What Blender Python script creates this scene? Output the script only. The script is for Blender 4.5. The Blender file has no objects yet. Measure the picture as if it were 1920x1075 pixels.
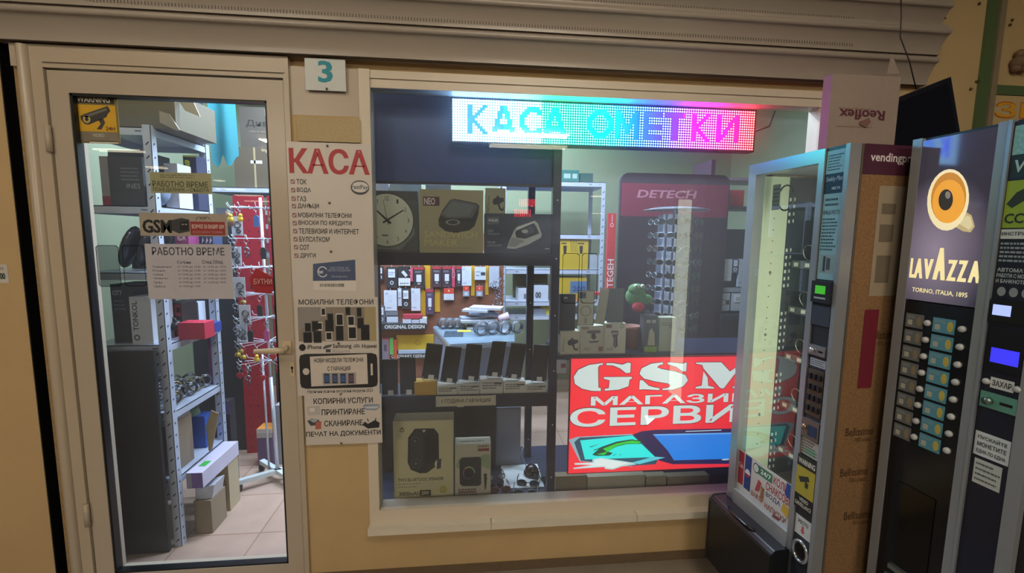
import bpy, math, random
from mathutils import Vector, Matrix
random.seed(7)
SC = bpy.context.scene
COL = SC.collection
# ------------------------------------------------------------------ camera, world, lights, exposure
FPX = 827.0
YAW, PIT, ROL = math.radians(5.74), math.radians(6.32), math.radians(-0.64)
CF = Vector((math.sin(YAW)*math.cos(PIT), math.cos(YAW)*math.cos(PIT), -math.sin(PIT)))
_r = Vector((math.cos(YAW), -math.sin(YAW), 0)); _d = CF.cross(_r)
CR = math.cos(ROL)*_r + math.sin(ROL)*_d
CD = -math.sin(ROL)*_r + math.cos(ROL)*_d
CP = Vector((0, -1.75, 1.42))
cam = bpy.data.cameras.new('camera'); cam.sensor_width = 36; cam.lens = FPX/1920*36; cam.clip_start = .02
camo = bpy.data.objects.new('camera', cam); COL.objects.link(camo)
camo.matrix_world = Matrix(((CR.x, -CD.x, -CF.x, CP.x), (CR.y, -CD.y, -CF.y, CP.y), (CR.z, -CD.z, -CF.z, CP.z), (0, 0, 0, 1)))
SC.camera = camo
SC.view_settings.view_transform = 'Standard'; SC.view_settings.look = 'None'
SC.view_settings.gamma = 1; SC.view_settings.use_curve_mapping = False
SC.view_settings.exposure = 0.0
SC.cycles.max_bounces = 10; SC.cycles.transparent_max_bounces = 24; SC.cycles.caustics_reflective = False
W = bpy.data.worlds.new('hall'); SC.world = W; W.use_nodes = True
W.node_tree.nodes['Background'].inputs[0].default_value = (.95, .8, .62, 1)
W.node_tree.nodes['Background'].inputs[1].default_value = .05
def area(name, loc, sx, sy, power, rgb, tgt=(0, 0, -1)):
    l = bpy.data.lights.new(name, 'AREA'); l.shape = 'RECTANGLE'; l.size = sx; l.size_y = sy; l.energy = power; l.color = rgb
    o = bpy.data.objects.new(name, l); COL.objects.link(o); o.location = loc
    o.rotation_euler = Vector(tgt).to_track_quat('-Z', 'Y').to_euler()
    return o
COOL = (.68, .80, 1.0); WARM = (1.0, .89, .74)
area('shop_ceiling_light', (-.9, .45, 2.62), 1.2, .18, 46, COOL)  # added lamp, brightens the rack goods that face the door
area('shop_ceiling_light', (-.7, 1.2, 2.62), 1.2, .18, 62, COOL)
area('shop_ceiling_light', (.55, .8, 2.62), 1.2, .18, 60, COOL)
area('shop_ceiling_light', (-.2, 2.0, 2.62), 2.4, .18, 40, COOL)
area('display_strip_light', (-.05, .55, 1.98), .7, .06, 5, COOL)
area('hall_ceiling_light', (-1.5, -1.7, 2.95), 1.2, .3, 16, WARM)
area('hall_ceiling_light', (.5, -2.2, 2.95), 1.2, .3, 34, WARM)
area('hall_ceiling_light', (-2.75, -6.0, 2.95), 1.2, .3, 165, WARM)
area('hall_ceiling_light', (.9, -5.0, 2.95), 1.2, .3, 95, WARM)

# ------------------------------------------------------------------ helpers
def ray(px, py): return CF + CR*((px-960)/FPX) + CD*((py-537.5)/FPX)
class Pl:
    """a vertical plane of the place: origin, turn about z; local x right, y into it, z up"""
    def __init__(s, O, ang=0.0):
        s.O = Vector(O); s.ang = ang
        s.u = Vector((math.cos(ang), math.sin(ang), 0)); s.n = Vector((-math.sin(ang), math.cos(ang), 0))
    def p(s, px, py, dy=0.0):
        v = ray(px, py); t = ((s.O-CP).dot(s.n)+dy)/v.dot(s.n); q = CP+v*t-s.O
        return q.dot(s.u), q.z
    def r(s, a, b, c, d, dy=0.0):
        my, mx = (b+d)/2, (a+c)/2
        return s.p(a, my, dy)[0], s.p(c, my, dy)[0], s.p(mx, d, dy)[1], s.p(mx, b, dy)[1]
def Y(y): return Pl((0, y, 0))
def atz(px, py, z):
    v = ray(px, py); return CP + v*((z-CP.z)/v.z)
def atx(px, py, x):
    v = ray(px, py); return CP + v*((x-CP.x)/v.x)
def aty(px, py, y):
    v = ray(px, py); return CP + v*((y-CP.y)/v.y)

def lin(h):
    h = h.lstrip('#'); c = [int(h[i:i+2], 16)/255 for i in (0, 2, 4)]
    return tuple((x/12.92 if x <= .04045 else ((x+.055)/1.055)**2.4) for x in c)+(1,)
MATS = {}
def M(h, rough=.5, metal=0., emit=0., noise=.05, scale=40., bump=0., spec=.5, alpha=1.):
    key = (h, rough, metal, emit, noise, scale, bump, spec, alpha)
    if key in MATS: return MATS[key]
    m = bpy.data.materials.new('surface_'+h.strip('#')); m.use_nodes = True
    nt = m.node_tree; b = nt.nodes['Principled BSDF']; c = lin(h)
    b.inputs['Roughness'].default_value = rough; b.inputs['Metallic'].default_value = metal
    b.inputs['Specular IOR Level'].default_value = spec; b.inputs['Alpha'].default_value = alpha
    b.inputs['Base Color'].default_value = c
    if noise or bump:
        tc = nt.nodes.new('ShaderNodeTexCoord'); n = nt.nodes.new('ShaderNodeTexNoise')
        n.inputs['Scale'].default_value = scale; n.inputs['Detail'].default_value = 4
        nt.links.new(tc.outputs['Object'], n.inputs['Vector'])
        if noise:
            r = nt.nodes.new('ShaderNodeMapRange'); r.inputs[3].default_value = 1-noise*2; r.inputs[4].default_value = 1+noise*2
            nt.links.new(n.outputs['Fac'], r.inputs[0])
            mx = nt.nodes.new('ShaderNodeVectorMath'); mx.operation = 'SCALE'; mx.inputs[0].default_value = c[:3]
            nt.links.new(r.outputs[0], mx.inputs['Scale']); nt.links.new(mx.outputs[0], b.inputs['Base Color'])
        if bump:
            bp = nt.nodes.new('ShaderNodeBump'); bp.inputs['Strength'].default_value = bump; bp.inputs['Distance'].default_value = .01
            nt.links.new(n.outputs['Fac'], bp.inputs['Height']); nt.links.new(bp.outputs[0], b.inputs['Normal'])
    if emit:
        b.inputs['Emission Color'].default_value = c; b.inputs['Emission Strength'].default_value = emit
    MATS[key] = m
    return m
def P(h): return M(h, .55, noise=.03)           # printed card
def plastic(h): return M(h, .3, noise=.03)
def metal(h, r=.35): return M(h, r, .8, noise=.04)
def glass(name, tint=(1, 1, 1), refl=1.6, haze=.03, rough=0.0, hazecol=(.8, .8, .8, 1)):
    m = bpy.data.materials.new(name); m.use_nodes = True; nt = m.node_tree; nt.nodes.clear()
    o = nt.nodes.new('ShaderNodeOutputMaterial'); t = nt.nodes.new('ShaderNodeBsdfTransparent'); t.inputs[0].default_value = tint+(1,)
    g = nt.nodes.new('ShaderNodeBsdfGlossy'); g.inputs['Roughness'].default_value = rough
    f = nt.nodes.new('ShaderNodeFresnel'); f.inputs[0].default_value = refl
    mx = nt.nodes.new('ShaderNodeMixShader'); nt.links.new(f.outputs[0], mx.inputs[0]); nt.links.new(t.outputs[0], mx.inputs[1]); nt.links.new(g.outputs[0], mx.inputs[2])
    last = mx
    if haze:  # scatter layer added so the panes show haze and sign glow
        d = nt.nodes.new('ShaderNodeBsdfTranslucent'); d2 = nt.nodes.new('ShaderNodeBsdfDiffuse')
        d.inputs[0].default_value = hazecol; d2.inputs[0].default_value = hazecol
        dm = nt.nodes.new('ShaderNodeMixShader'); dm.inputs[0].default_value = .5
        nt.links.new(d.outputs[0], dm.inputs[1]); nt.links.new(d2.outputs[0], dm.inputs[2])
        m2 = nt.nodes.new('ShaderNodeMixShader'); m2.inputs[0].default_value = haze
        nt.links.new(mx.outputs[0], m2.inputs[1]); nt.links.new(dm.outputs[0], m2.inputs[2]); last = m2
    nt.links.new(last.outputs[0], o.inputs[0])
    return m
TXT = {}
def glyphs(s, bold):
    k = (s, bold)
    if k not in TXT:
        c = bpy.data.curves.new('lettering', 'FONT'); c.body = s; c.resolution_u = 2; c.offset = bold; c.fill_mode = 'FRONT'
        o = bpy.data.objects.new('lettering', c); COL.objects.link(o)
        bpy.context.view_layer.update()
        me = o.evaluated_get(bpy.context.evaluated_depsgraph_get()).to_mesh()
        vs = [(v.co.x, v.co.y) for v in me.vertices]; fs = [tuple(p.vertices) for p in me.polygons]
        bpy.data.objects.remove(o); bpy.data.curves.remove(c)
        x0 = min(v[0] for v in vs); x1 = max(v[0] for v in vs); y0 = min(v[1] for v in vs); y1 = max(v[1] for v in vs)
        TXT[k] = [((x-x0)/(x1-x0), (y-y0)/(y1-y0)) for x, y in vs], fs
    return TXT[k]
class MB:
    def __init__(s): s.v = []; s.f = []; s.mi = []; s.ms = []; s.X = Matrix(); s.sm = []
    def m(s, mat):
        if mat not in s.ms: s.ms.append(mat)
        return s.ms.index(mat)
    def add(s, vs, fs, mat, smooth=False):
        b = len(s.v); i = s.m(mat)
        s.v += [s.X @ Vector(v) for v in vs]
        for f in fs: s.f.append(tuple(b+k for k in f)); s.mi.append(i); s.sm.append(smooth)
        return s
    def box(s, x0, x1, y0, y1, z0, z1, mat, front=None):
        vs = [(x0,y0,z0),(x1,y0,z0),(x1,y1,z0),(x0,y1,z0),(x0,y0,z1),(x1,y0,z1),(x1,y1,z1),(x0,y1,z1)]
        s.add(vs, [(0,3,2,1),(4,5,6,7),(1,2,6,5),(2,3,7,6),(3,0,4,7)], mat)
        return s.add(vs, [(0,1,5,4)], front or mat)
    def flat(s, r, y, mat):                                # rectangle facing -y
        x0, x1, z0, z1 = r
        return s.add([(x0,y,z0),(x1,y,z0),(x1,y,z1),(x0,y,z1)], [(0,1,2,3)], mat)
    def poly(s, pts, y, mat): return s.add([(x,y,z) for x, z in pts], [tuple(range(len(pts)))], mat)
    def prism(s, pts, y0, y1, mat, side=None):
        n = len(pts); vs = [(x,y0,z) for x, z in pts]+[(x,y1,z) for x, z in pts]
        s.add(vs, [tuple(range(n)), tuple(range(2*n-1, n-1, -1))], mat)
        return s.add(vs, [(i, n+i, n+(i+1) % n, (i+1) % n) for i in range(n)], side or mat)
    def disc(s, cx, cz, rx, rz, y, mat, n=20, a0=0, a1=2*math.pi):
        return s.poly([(cx+rx*math.cos(a0+(a1-a0)*i/n), cz+rz*math.sin(a0+(a1-a0)*i/n)) for i in range(n if a1-a0 > 6.2 else n+1)], y, mat)
    def ring(s, cx, cz, rx, rz, w, y, mat, n=24, a0=0, a1=2*math.pi):
        vs = []
        for i in range(n+1):
            a = a0+(a1-a0)*i/n
            for k in (1, 1-w): vs.append((cx+rx*k*math.cos(a), y, cz+rz*k*math.sin(a)))
        return s.add(vs, [(2*i, 2*i+2, 2*i+3, 2*i+1) for i in range(n)], mat)
    def tube(s, pts, rad, mat, n=8, closed=False):
        pts = [Vector(p) for p in pts]; N = len(pts); vs = []; fs = []; up = None
        for i, p in enumerate(pts):
            a = pts[i-1] if (i or closed) else p; b = pts[(i+1) % N] if (i < N-1 or closed) else p
            t = (b-a).normalized()
            if up is None: up = t.orthogonal().normalized()
            up = (up-t*up.dot(t)); up = up.normalized() if up.length > 1e-6 else t.orthogonal().normalized()
            q = t.cross(up); rr = rad[i] if isinstance(rad, (list, tuple)) else rad
            for k in range(n):
                an = 2*math.pi*k/n; vs.append(p+(up*math.cos(an)+q*math.sin(an))*rr)
        for i in range(N if closed else N-1):
            j = (i+1) % N
            for k in range(n): fs.append((i*n+k, i*n+(k+1) % n, j*n+(k+1) % n, j*n+k))
        if not closed: fs += [tuple(range(n-1, -1, -1)), tuple((N-1)*n+k for k in range(n))]
        return s.add(vs, fs, mat, True)
    def torus(s, c, R, r, mat, ax=(0, 1, 0), n=18, m=6, sq=1.0):
        q = Vector(ax).normalized().to_track_quat('Z', 'Y')
        return s.tube([Vector(c)+q @ Vector((R*math.cos(2*math.pi*i/n), sq*R*math.sin(2*math.pi*i/n), 0)) for i in range(n)], r, mat, m, True)
    def lathe(s, prof, c, mat, n=20):
        vs = []; fs = []; c = Vector(c)
        for r, z in prof:
            for k in range(n):
                a = 2*math.pi*k/n; vs.append(c+Vector((r*math.cos(a), r*math.sin(a), z)))
        for i in range(len(prof)-1):
            for k in range(n): fs.append((i*n+k, i*n+(k+1) % n, (i+1)*n+(k+1) % n, (i+1)*n+k))
        fs += [tuple(range(n-1, -1, -1)), tuple((len(prof)-1)*n+k for k in range(n))]
        return s.add(vs, fs, mat, True)
    def ball(s, c, r, mat, n=14, sz=(1, 1, 1)):
        old = s.X; s.X = s.X @ Matrix.Translation(c) @ Matrix.Diagonal((sz[0], sz[1], sz[2], 1))
        s.lathe([(max(1e-4, r*math.sin(math.pi*i/8)), -r*math.cos(math.pi*i/8)) for i in range(9)], (0, 0, 0), mat, n); s.X = old
        return s
    def text(s, t, r, y, mat, bold=0., shear=0., flip=False):
        k = max(0., bold-.02); vs, fs = glyphs(t, min(bold, .02)); x0, x1, z0, z1 = r
        if k:                                               # heavier strokes: the outlines set again a little to either side
            sx_ = k*(z1-z0)*1.1/max(1e-3, abs(x1-x0)); vs0 = vs; n0 = len(vs); out = []; of = []
            for i_, d_ in enumerate((-sx_, 0, sx_)): out += [(d_+a*(1-2*sx_)+sx_, c, -.00012*i_) for a, c in vs0]; of += [tuple(q+i_*n0 for q in f_) for f_ in fs]
            vs, fs = out, of
        vs = [(q+(0.,))[:3] for q in vs]
        if flip: vs = [(1-a, 1-b, c) for a, b, c in vs]
        return s.add([(x0+(x1-x0)*a+shear*(z1-z0)*(b-.5), y+c, z0+(z1-z0)*b) for a, b, c in vs], fs, mat)
    def lines(s, r, y, mat, n, fill=.4, jag=.3):            # rows of illegible small print
        x0, x1, z0, z1 = r; h = (z1-z0)/n
        for i in range(n):
            x = x0; e = x1-(x1-x0)*jag*random.random(); zc = z1-h*(i+.5)
            while x < e:
                w = (x1-x0)*random.uniform(.05, .16); s.flat((x, min(x+w, e), zc-h*fill/2, zc+h*fill/2), y, mat); x += w+(x1-x0)*.025
        return s
    def build(s, name, parent=None, bevel=0., smooth=False):
        me = bpy.data.meshes.new(name); me.from_pydata(s.v, [], s.f)
        for k in s.ms: me.materials.append(k)
        for p, i, sm in zip(me.polygons, s.mi, s.sm): p.material_index = i; p.use_smooth = sm or smooth
        me.update()
        o = bpy.data.objects.new(name, me); COL.objects.link(o)
        if parent is not None:
            o.parent = parent
            if '_org' in parent.keys() and not parent['_local']: o.location = Vector(parent['_org'])*-1
        if bevel:
            b = o.modifiers.new('soft_edges', 'BEVEL'); b.width = bevel; b.segments = 2; b.limit_method = 'ANGLE'
        return o
LABELS = {}
def props(o, label, cat, group=None, kind=None):
    if label: o['label'] = label
    if cat: o['category'] = cat
    if group: o['group'] = group
    if kind: o['kind'] = kind
    return o
def thing(name, label, cat, org=(0, 0, 0), rotz=0., group=None, kind=None, local=False):
    o = bpy.data.objects.new(name, None); COL.objects.link(o); o.location = org; o.rotation_euler.z = rotz
    o['_org'] = tuple(org); o['_local'] = 1 if (local or rotz) else 0; o.empty_display_size = .05
    return props(o, label, cat, group, kind)
def solo(mb, name, label, cat, group=None, kind=None, bevel=0., rot=None):
    """a thing of one mesh; its origin goes to the middle of its base"""
    o = mb.build(name, None, bevel); me = o.data
    lo = Vector([min(v.co[i] for v in me.vertices) for i in range(3)]); hi = Vector([max(v.co[i] for v in me.vertices) for i in range(3)])
    c = Vector(((lo.x+hi.x)/2, (lo.y+hi.y)/2, lo.z)); me.transform(Matrix.Translation(-c)); o.location = c
    return props(o, label, cat, group, kind)
def struct(mb, name, parent=None, bevel=0., label=None):
    o = mb.build(name, parent, bevel)
    if parent is None: props(o, label, None, None, 'structure')
    return o
# ------------------------------------------------------------------ the setting
WALL = M('#c0a678', .75, noise=.06, scale=6, bump=.12); WALL2 = M('#d8c79c', .7, noise=.05, scale=5)
PVC = M('#b5a895', .28, noise=.02, scale=3); SHUT = M('#a3998c', .3, noise=.02, scale=3); DARK = M('#141517', .6); BLACK = M('#0d0e10', .4)
f = Y(0)
b = MB(); b.box(-12, 12, -18, .15, -.12, -.0, M('#8d8378', .4, noise=.12, scale=9)); struct(b, 'floor_hall')
b = MB(); b.box(-12, 12, -18, .0, 3.0, 3.1, M('#a59a88', .8)); struct(b, 'ceiling_hall')
def tile_mat(h, sz, grout):
    m = M(h, .35, noise=.1, scale=7.01); nt = m.node_tree; bs = nt.nodes['Principled BSDF']
    tc = nt.nodes.new('ShaderNodeTexCoord'); br = nt.nodes.new('ShaderNodeTexBrick'); br.offset = 0
    br.inputs['Scale'].default_value = 1; br.inputs['Mortar Size'].default_value = .003; br.inputs['Brick Width'].default_value = sz; br.inputs['Row Height'].default_value = sz
    br.inputs['Color1'].default_value = (1, 1, 1, 1); br.inputs['Color2'].default_value = (.93, .9, .88, 1); br.inputs['Mortar'].default_value = lin(grout)
    mx = nt.nodes.new('ShaderNodeMix'); mx.data_type = 'RGBA'; mx.blend_type = 'MULTIPLY'; mx.inputs[0].default_value = 1
    src = bs.inputs['Base Color'].links[0].from_socket
    nt.links.new(tc.outputs['Object'], br.inputs[0]); nt.links.new(src, mx.inputs[6]); nt.links.new(br.outputs[0], mx.inputs[7]); nt.links.new(mx.outputs[2], bs.inputs['Base Color'])
    return m
b = MB(); b.box(-1.9, 2.6, .15, 2.6, -.12, .0, tile_mat('#b39a8a', .33, '#cbbcae')); struct(b, 'floor_shop')
b = MB(); b.box(-1.9, 2.6, .1, 2.6, 2.68, 2.76, M('#d9dcd6', .8)); struct(b, 'ceiling_shop')
SHOPW = M('#8f9c80', .8, noise=.03, scale=4)
b = MB(); b.box(-1.9, 2.6, 2.5, 2.6, 0, 2.68, SHOPW); struct(b, 'wall_back')
b = MB(); b.box(-1.98, -1.9, .1, 2.6, 0, 2.68, M('#78836b', .8, noise=.04, scale=4)); struct(b, 'wall_left')  # same green as the other walls, darkened for shade from the goods
b = MB(); b.box(2.6, 2.7, .1, 2.6, 0, 2.68, SHOPW); struct(b, 'wall_side')
# front wall: pier between door and window, wall under and over
b = MB(); b.box(-.645, -.395, 0, .1, 0, 2.02, WALL); b.box(-.395, 1.5, 0, .1, 0, .215, WALL); b.box(-.645, 1.5, .03, .1, 2.03, 2.08, WALL)
b.box(-1.56, 1.5, .02, .1, 2.03, 2.68, WALL); pass
b.box(-.66, -.36, -.0005, .02, 1.86, 2.03, PVC)
struct(b, 'wall_front')
b = MB(); b.box(-.645, 1.5, -.012, 0, 0, .035, M('#6b5a45', .7, noise=.1)); struct(b, 'baseboard_front')
# neighbouring shutter rail left of the dark slot
b = MB(); b.box(-3.2, -1.597, .0, .1, 0, 3.0, M('#c2a679', .5, noise=.05, scale=3)); struct(b, 'wall_neighbour')
b = MB(); b.box(-1.597, -1.555, .05, .1, 0, 3.0, BLACK); b.box(-1.597, -1.594, .002, .05, 0, 3.0, BLACK); struct(b, 'trim_1')
b = MB(); b.box(-1.556, -1.526, .004, .1, 0, 2.1, M('#9a7f56', .9, noise=.15, scale=60, bump=.5)); struct(b, 'trim_2')
# door
d = thing('door_1', 'white framed glass shop door left of the poster wall', None, (-1.05, 0, 0), kind='structure'); 
b = MB(); fr = M('#b8aa94', .3, noise=.02, scale=3)
b.box(-1.527, -1.452, -.012, .08, 0, 1.984, fr); b.box(-.664, -.645, -.012, .08, 0, 1.984, fr); b.box(-1.55, -.645, -.012, .08, 1.984, 2.058, fr)
b.lathe([(.018, 0), (.018, 2.055)], (-1.508, -.012, 0), fr, 14)
for q in ((2.0, .006), ): b.box(-1.45, -.66, -.018, -.012, 2.0, 2.008, fr)
b.build('door_frame', d, .004)
b = MB()
b.box(-1.447, -1.384, -.004, .06, .03, 1.978, PVC); b.box(-.728, -.668, -.004, .06, .03, 1.978, PVC)
b.box(-1.384, -.728, -.004, .06, 1.905, 1.978, PVC); b.box(-1.384, -.728, -.004, .06, .01, .085, PVC)
leaf = b.build('door_leaf', d, .004)
b = MB()
for x0, x1, z0, z1 in ((-1.384, -1.376, .085, 1.905), (-.736, -.728, .085, 1.905), (-1.384, -.728, 1.897, 1.905), (-1.384, -.728, .085, .092)): b.box(x0, x1, .0, .03, z0, z1, BLACK)
b.build('gasket', leaf)
GD = glass('door_pane_glass', (.93, .96, .96), 1.55, .022); GW = glass('window_pane_glass', (.88, .92, .93), 1.6, .085)
b = MB(); b.flat((-1.378, -.734, .09, 1.9), .022, GD); b.build('pane', leaf)
hx, hz = f.p(540, 651); b = MB(); hm = M('#cbb99a', .25, noise=.02)
b.box(hx-.016, hx+.016, -.012, -.004, hz-.025, hz+.14-.115, hm); b.tube([(hx, -.004, hz), (hx, -.05, hz)], .011, hm, 10)
b.tube([(hx+.006, -.05, hz), (hx-.03, -.054, hz-.001), (hx-.1, -.052, hz-.004)], [.012, .011, .009], hm, 10)
b.build('handle', leaf, 0)
kx, kz = f.p(549, 692); b = MB(); b.box(kx-.009, kx+.009, -.007, -.004, kz-.028, kz+.028, hm); b.disc(kx, kz+.006, .005, .006, -.0075, BLACK); b.box(kx-.002, kx+.002, -.0076, -.007, kz-.014, kz+.006, BLACK); b.build('lock', leaf)
for zz in (1.7, .3):
    b = MB(); b.lathe([(.009, 0), (.009, .09)], (-1.452, -.016, zz), fr, 10); b.build('hinge', d)
# window
w = thing('window_1', 'large shop window with a white frame', None, (.55, 0, .215), kind='structure')
GLY_ = .012
b = MB(); wf = M('#d3c8b4', .35, noise=.03, scale=4)
b.box(-.40, -.361, -.01, .07, .243, 2.03, wf); b.box(1.445, 1.5, -.01, .07, .243, 2.03, wf); b.box(-.361, 1.445, .0, .07, 1.968, 2.03, wf); b.box(-.361, 1.445, -.01, .07, .243, .302, wf)
b.box(-.361, 1.445, -.006, .0, 2.0, 2.012, wf)
b.build('window_frame', w, .004)
b = MB(); b.flat((-.361, 1.445, .302, 1.968), GLY_, GW); b.build('pane', w)
b = MB()
for x0, x1 in ((-.402, .095), (.097, .72), (.722, 1.2), (1.202, 1.5)): b.box(x0, x1, -.045, .0, .215, .245, M('#d9d2c0', .35, noise=.03, scale=5))
b.build('window_sill', w, .002)
# roller shutter box: crown profiled slats above door and window
def slat_profile(z0, z1, y0, y1):
    pts = []
    for i in range(9):
        t = i/8; pts.append((y0+(y1-y0)*(1-math.cos(t*math.pi/2)), z0+(z1-z0)*math.sin(t*math.pi/2)*.72+(z1-z0)*.28*t*t))
    return pts
sh = thing('roller_shutter', 'rolled up grey slatted roller shutter over the shop front', 'shutter', (.1, 0, 2.08))
prof = [(.02, 2.08), (.02, 2.03+.065)]
def slat(z, dz, y):
    """one shutter slat: concave cove under a rounded lip"""
    p = []
    for i in range(8): t = i/7; p.append((y+.03-.03*t*t, z+dz*.62*t))
    for i in range(9):
        a = -math.pi/2+math.pi*i/8*1.0; p.append((y-.004-.009*math.cos(a), z+dz*.62+.012+.011*math.sin(a)))
    p.append((y+.004, z+dz*.62+.026)); p.append((y, z+dz)); return p
SL = [(2.062, .118, -.064), (2.166, .1, -.1), (2.265, .1, -.097), (2.363, .1, -.097), (2.46, .1, -.097)]
for i, (z, dz, y) in enumerate(SL):
    p = slat(z, dz, y); xe = 1.876; b = MB(); n = len(p)
    vs = [(-3.0, a, c) for a, c in p]+[(xe, a, c) for a, c in p]
    b.add(vs, [(k, n+k, n+k+1, k+1) for k in range(n-1)], SHUT, True)
    p2 = [(a+.02, c) for a, c in p]
    b.add([(xe, a, c) for a, c in p]+[(xe, a, c) for a, c in p2], [(k, n+k, n+k+1, k+1) for k in range(n-1)], SHUT)
    vs = [(-3.0, a+.014, c) for a, c in p]+[(xe, a+.014, c) for a, c in p]
    b.add(vs, [(k, k+1, n+k+1, n+k) for k in range(n-1)], SHUT, True)
    s_ = b.build('slat', sh)
    if i in (1, 2, 3):                                     # row of punched vent slots
        h = MB(); zz = z+dz*.12
        for k in range(300):
            x = -1.25+k*.0105
            if x > 1.5: break
            h.flat((x, x+.0032, zz, z+dz*.42), y+.026-.0, M('#5f564c', .6))
        h.build('vent_slots', s_)
b = MB(); b.box(-3.0, 1.86, .005, .02, 2.066, 2.6, SHUT); b.box(-3.0, 1.86, -.03, .005, 2.068, 2.076, M('#77695a', .6)); b.build('shutter_housing', sh)
for (px, py) in ((1772, 34), (1762, 92)):
    b = MB(); q = atx(px, py, 1.8766); b.ball((1.877, q.y, q.z), .004, metal('#6b6358'), 8); b.build('rivet', sh)
# wall right of the shutter: cream panels with green posts
wr = MB(); wr.box(1.5, 5.5, .0, .1, 0, 3.4, M('#c2ab7c', .6, noise=.04, scale=3)); struct(wr, 'wall_right')
g = Y(-.01); GREEN = M('#566b45', .45); b = MB()
x0, x1, _, _ = g.r(1850, 40, 1868, 60); b.box(x0, x1, -.012, .0, 1.6, 3.4, GREEN); struct(b, 'trim_3')
x2, _, z0, z1 = g.r(1862, 160, 1920, 178); b = MB(); b.box(x1, 5.5, -.01, .0, z0, z1, GREEN); struct(b, 'trim_4')
b = MB(); x0, x1, _, _ = g.r(1872, 40, 1882, 60); b.box(x0, x1, -.014, .0, 1.6, 3.4, M('#8d8268', .4)); struct(b, 'trim_5')
b = MB()
for px, py in ((1840, 5), (1835, 152), (1824, 166), (1898, 45), (1902, 36)):
    x, z = g.p(px, py); b.ball((x, -.002, z), .006, metal('#6b5a3c'), 8)
struct(b, 'trim_6')
r_ = g.r(1862, 186, 2010, 232); b = MB(); b.box(r_[0], r_[1], -.008, .0, r_[2]-.05, r_[3]+.01, P('#c4ae80'))
rr = g.r(1866, 190, 1908, 222); b.text('ЗЕ', (rr[0], g.p(1950, 205)[0], rr[2], rr[3]), -.0085, P('#b8542c'), .03); b.text('ЗЕ', (rr[0]+.004, g.p(1950, 205)[0]-.004, rr[2]+.004, rr[3]-.004), -.0095, P('#e0a62a'), .015)
solo(b, 'wall_sign', 'cream wall sign with yellow outlined letters, above the right vending machine', 'sign')
b = MB()
for px, py, q in ((1908, 118, .026), (1913, 102, .02), (1918, 125, .024), (1905, 128, .018)):
    x, z = Y(-.02).p(px, py); b.ball((x, -.02, z), q, M('#7b6248', .8, noise=.2), 10)
solo(b, 'wall_ornament', 'brown rounded ornament fixed to the cream wall by the green post', 'ornament')
# hall lamps: twin tubes, seen mirrored in the panes
LAMPE = M('#fff3d8', emit=9, noise=0); 
def lamp(x, y, L, lab):
    t = thing('ceiling_lamp', lab, 'lamp', (x, y, 2.75), group='twin tube lamps under the hall ceiling')
    b = MB(); b.box(x-L/2, x+L/2, y-.1, y+.1, 2.80, 2.86, M('#c8c2b4', .5)); b.tube([(x-L*.4, y, 2.83), (x-L*.4, y, 3.0)], .006, DARK, 6); b.tube([(x+L*.4, y, 2.83), (x+L*.4, y, 3.0)], .006, DARK, 6); b.build('lamp_body', t)
    for s in (-1, 1):
        b = MB(); b.tube([(x-L/2+.02, y+s*.07, 2.785), (x+L/2-.02, y+s*.07, 2.785)], .016, LAMPE, 8); b.build('tube', t)
def mirror_lamp(pa, pb, lab):
    a = atz(*pa, 2.785); c = atz(*pb, 2.785); lamp((a.x+c.x)/2, -(a.y+c.y)/2+.04, abs(c.x-a.x), lab)
for i, (pa, pb) in enumerate((((168, 279), (277, 286)), ((271, 313), (316, 316)), ((398, 338), (424, 340)), ((400, 354), (464, 357)), ((434, 365), (496, 368)), ((452, 376), (512, 379)), ((1108, 368), (1128, 369)), ((1110, 400), (1132, 401)), ((1285, 393), (1325, 394)))):
    mirror_lamp(pa, pb, 'hall ceiling lamp with twin tubes, mirrored in the shop glass')
lamp(-1.5, -1.7, 1.2, 'hall ceiling lamp with twin tubes, mirrored in the shop glass'); lamp(.5, -2.2, 1.2, 'hall ceiling lamp with twin tubes, mirrored in the shop glass'); lamp(-2.75, -6.0, 1.2, 'hall ceiling lamp with twin tubes, mirrored in the shop glass'); lamp(.9, -5.0, 1.2, 'hall ceiling lamp with twin tubes, mirrored in the shop glass')
# ------------------------------------------------------------------ LED scroller
GLY = {'К': "XX....XX XX...XX. XX..XX.. XX.XX... XXXX.... XXX..... XXXX.... XX.XX... XX..XX.. XX...XX. XX....XX",
 'А': "...XXX... ...XXX... ..XXXXX.. ..XX.XX.. ..XX.XX.. .XX...XX. .XX...XX. .XXXXXXX. XXXXXXXXX XX.....XX XX.....XX",
 'С': "...XXXXX. ..XXXXXXX .XXX...XX XXX...... XX....... XX....... XX....... XXX...... .XXX...XX ..XXXXXXX ...XXXXX.",
 'О': "...XXXXX... ..XXXXXXX.. .XXX...XXX. XXX.....XXX XX.......XX XX.......XX XX.......XX XXX.....XXX .XXX...XXX. ..XXXXXXX.. ...XXXXX...",
 'М': "XX......XX XXX....XXX XXX....XXX XXXX..XXXX XXXX..XXXX XX.XXXX.XX XX.XXXX.XX XX..XX..XX XX..XX..XX XX......XX XX......XX",
 'Е': "XXXXXXXX XXXXXXXX XX...... XX...... XX...... XXXXXXXX XXXXXXXX XX...... XX...... XXXXXXXX XXXXXXXX",
 'Т': "XXXXXXXXX XXXXXXXXX ...XXX... ...XXX... ...XXX... ...XXX... ...XXX... ...XXX... ...XXX... ...XXX... ...XXX...",
 'И': "XX......XX XX.....XXX XX....XXXX XX...XX.XX XX...XX.XX XX..XX..XX XX.XX...XX XX.XX...XX XXXX....XX XXX.....XX XX......XX"}
LY = .07
lx0, lx1, lz0, lz1 = -.0615, 1.207, 1.7995, 1.962; NC = 128
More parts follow.
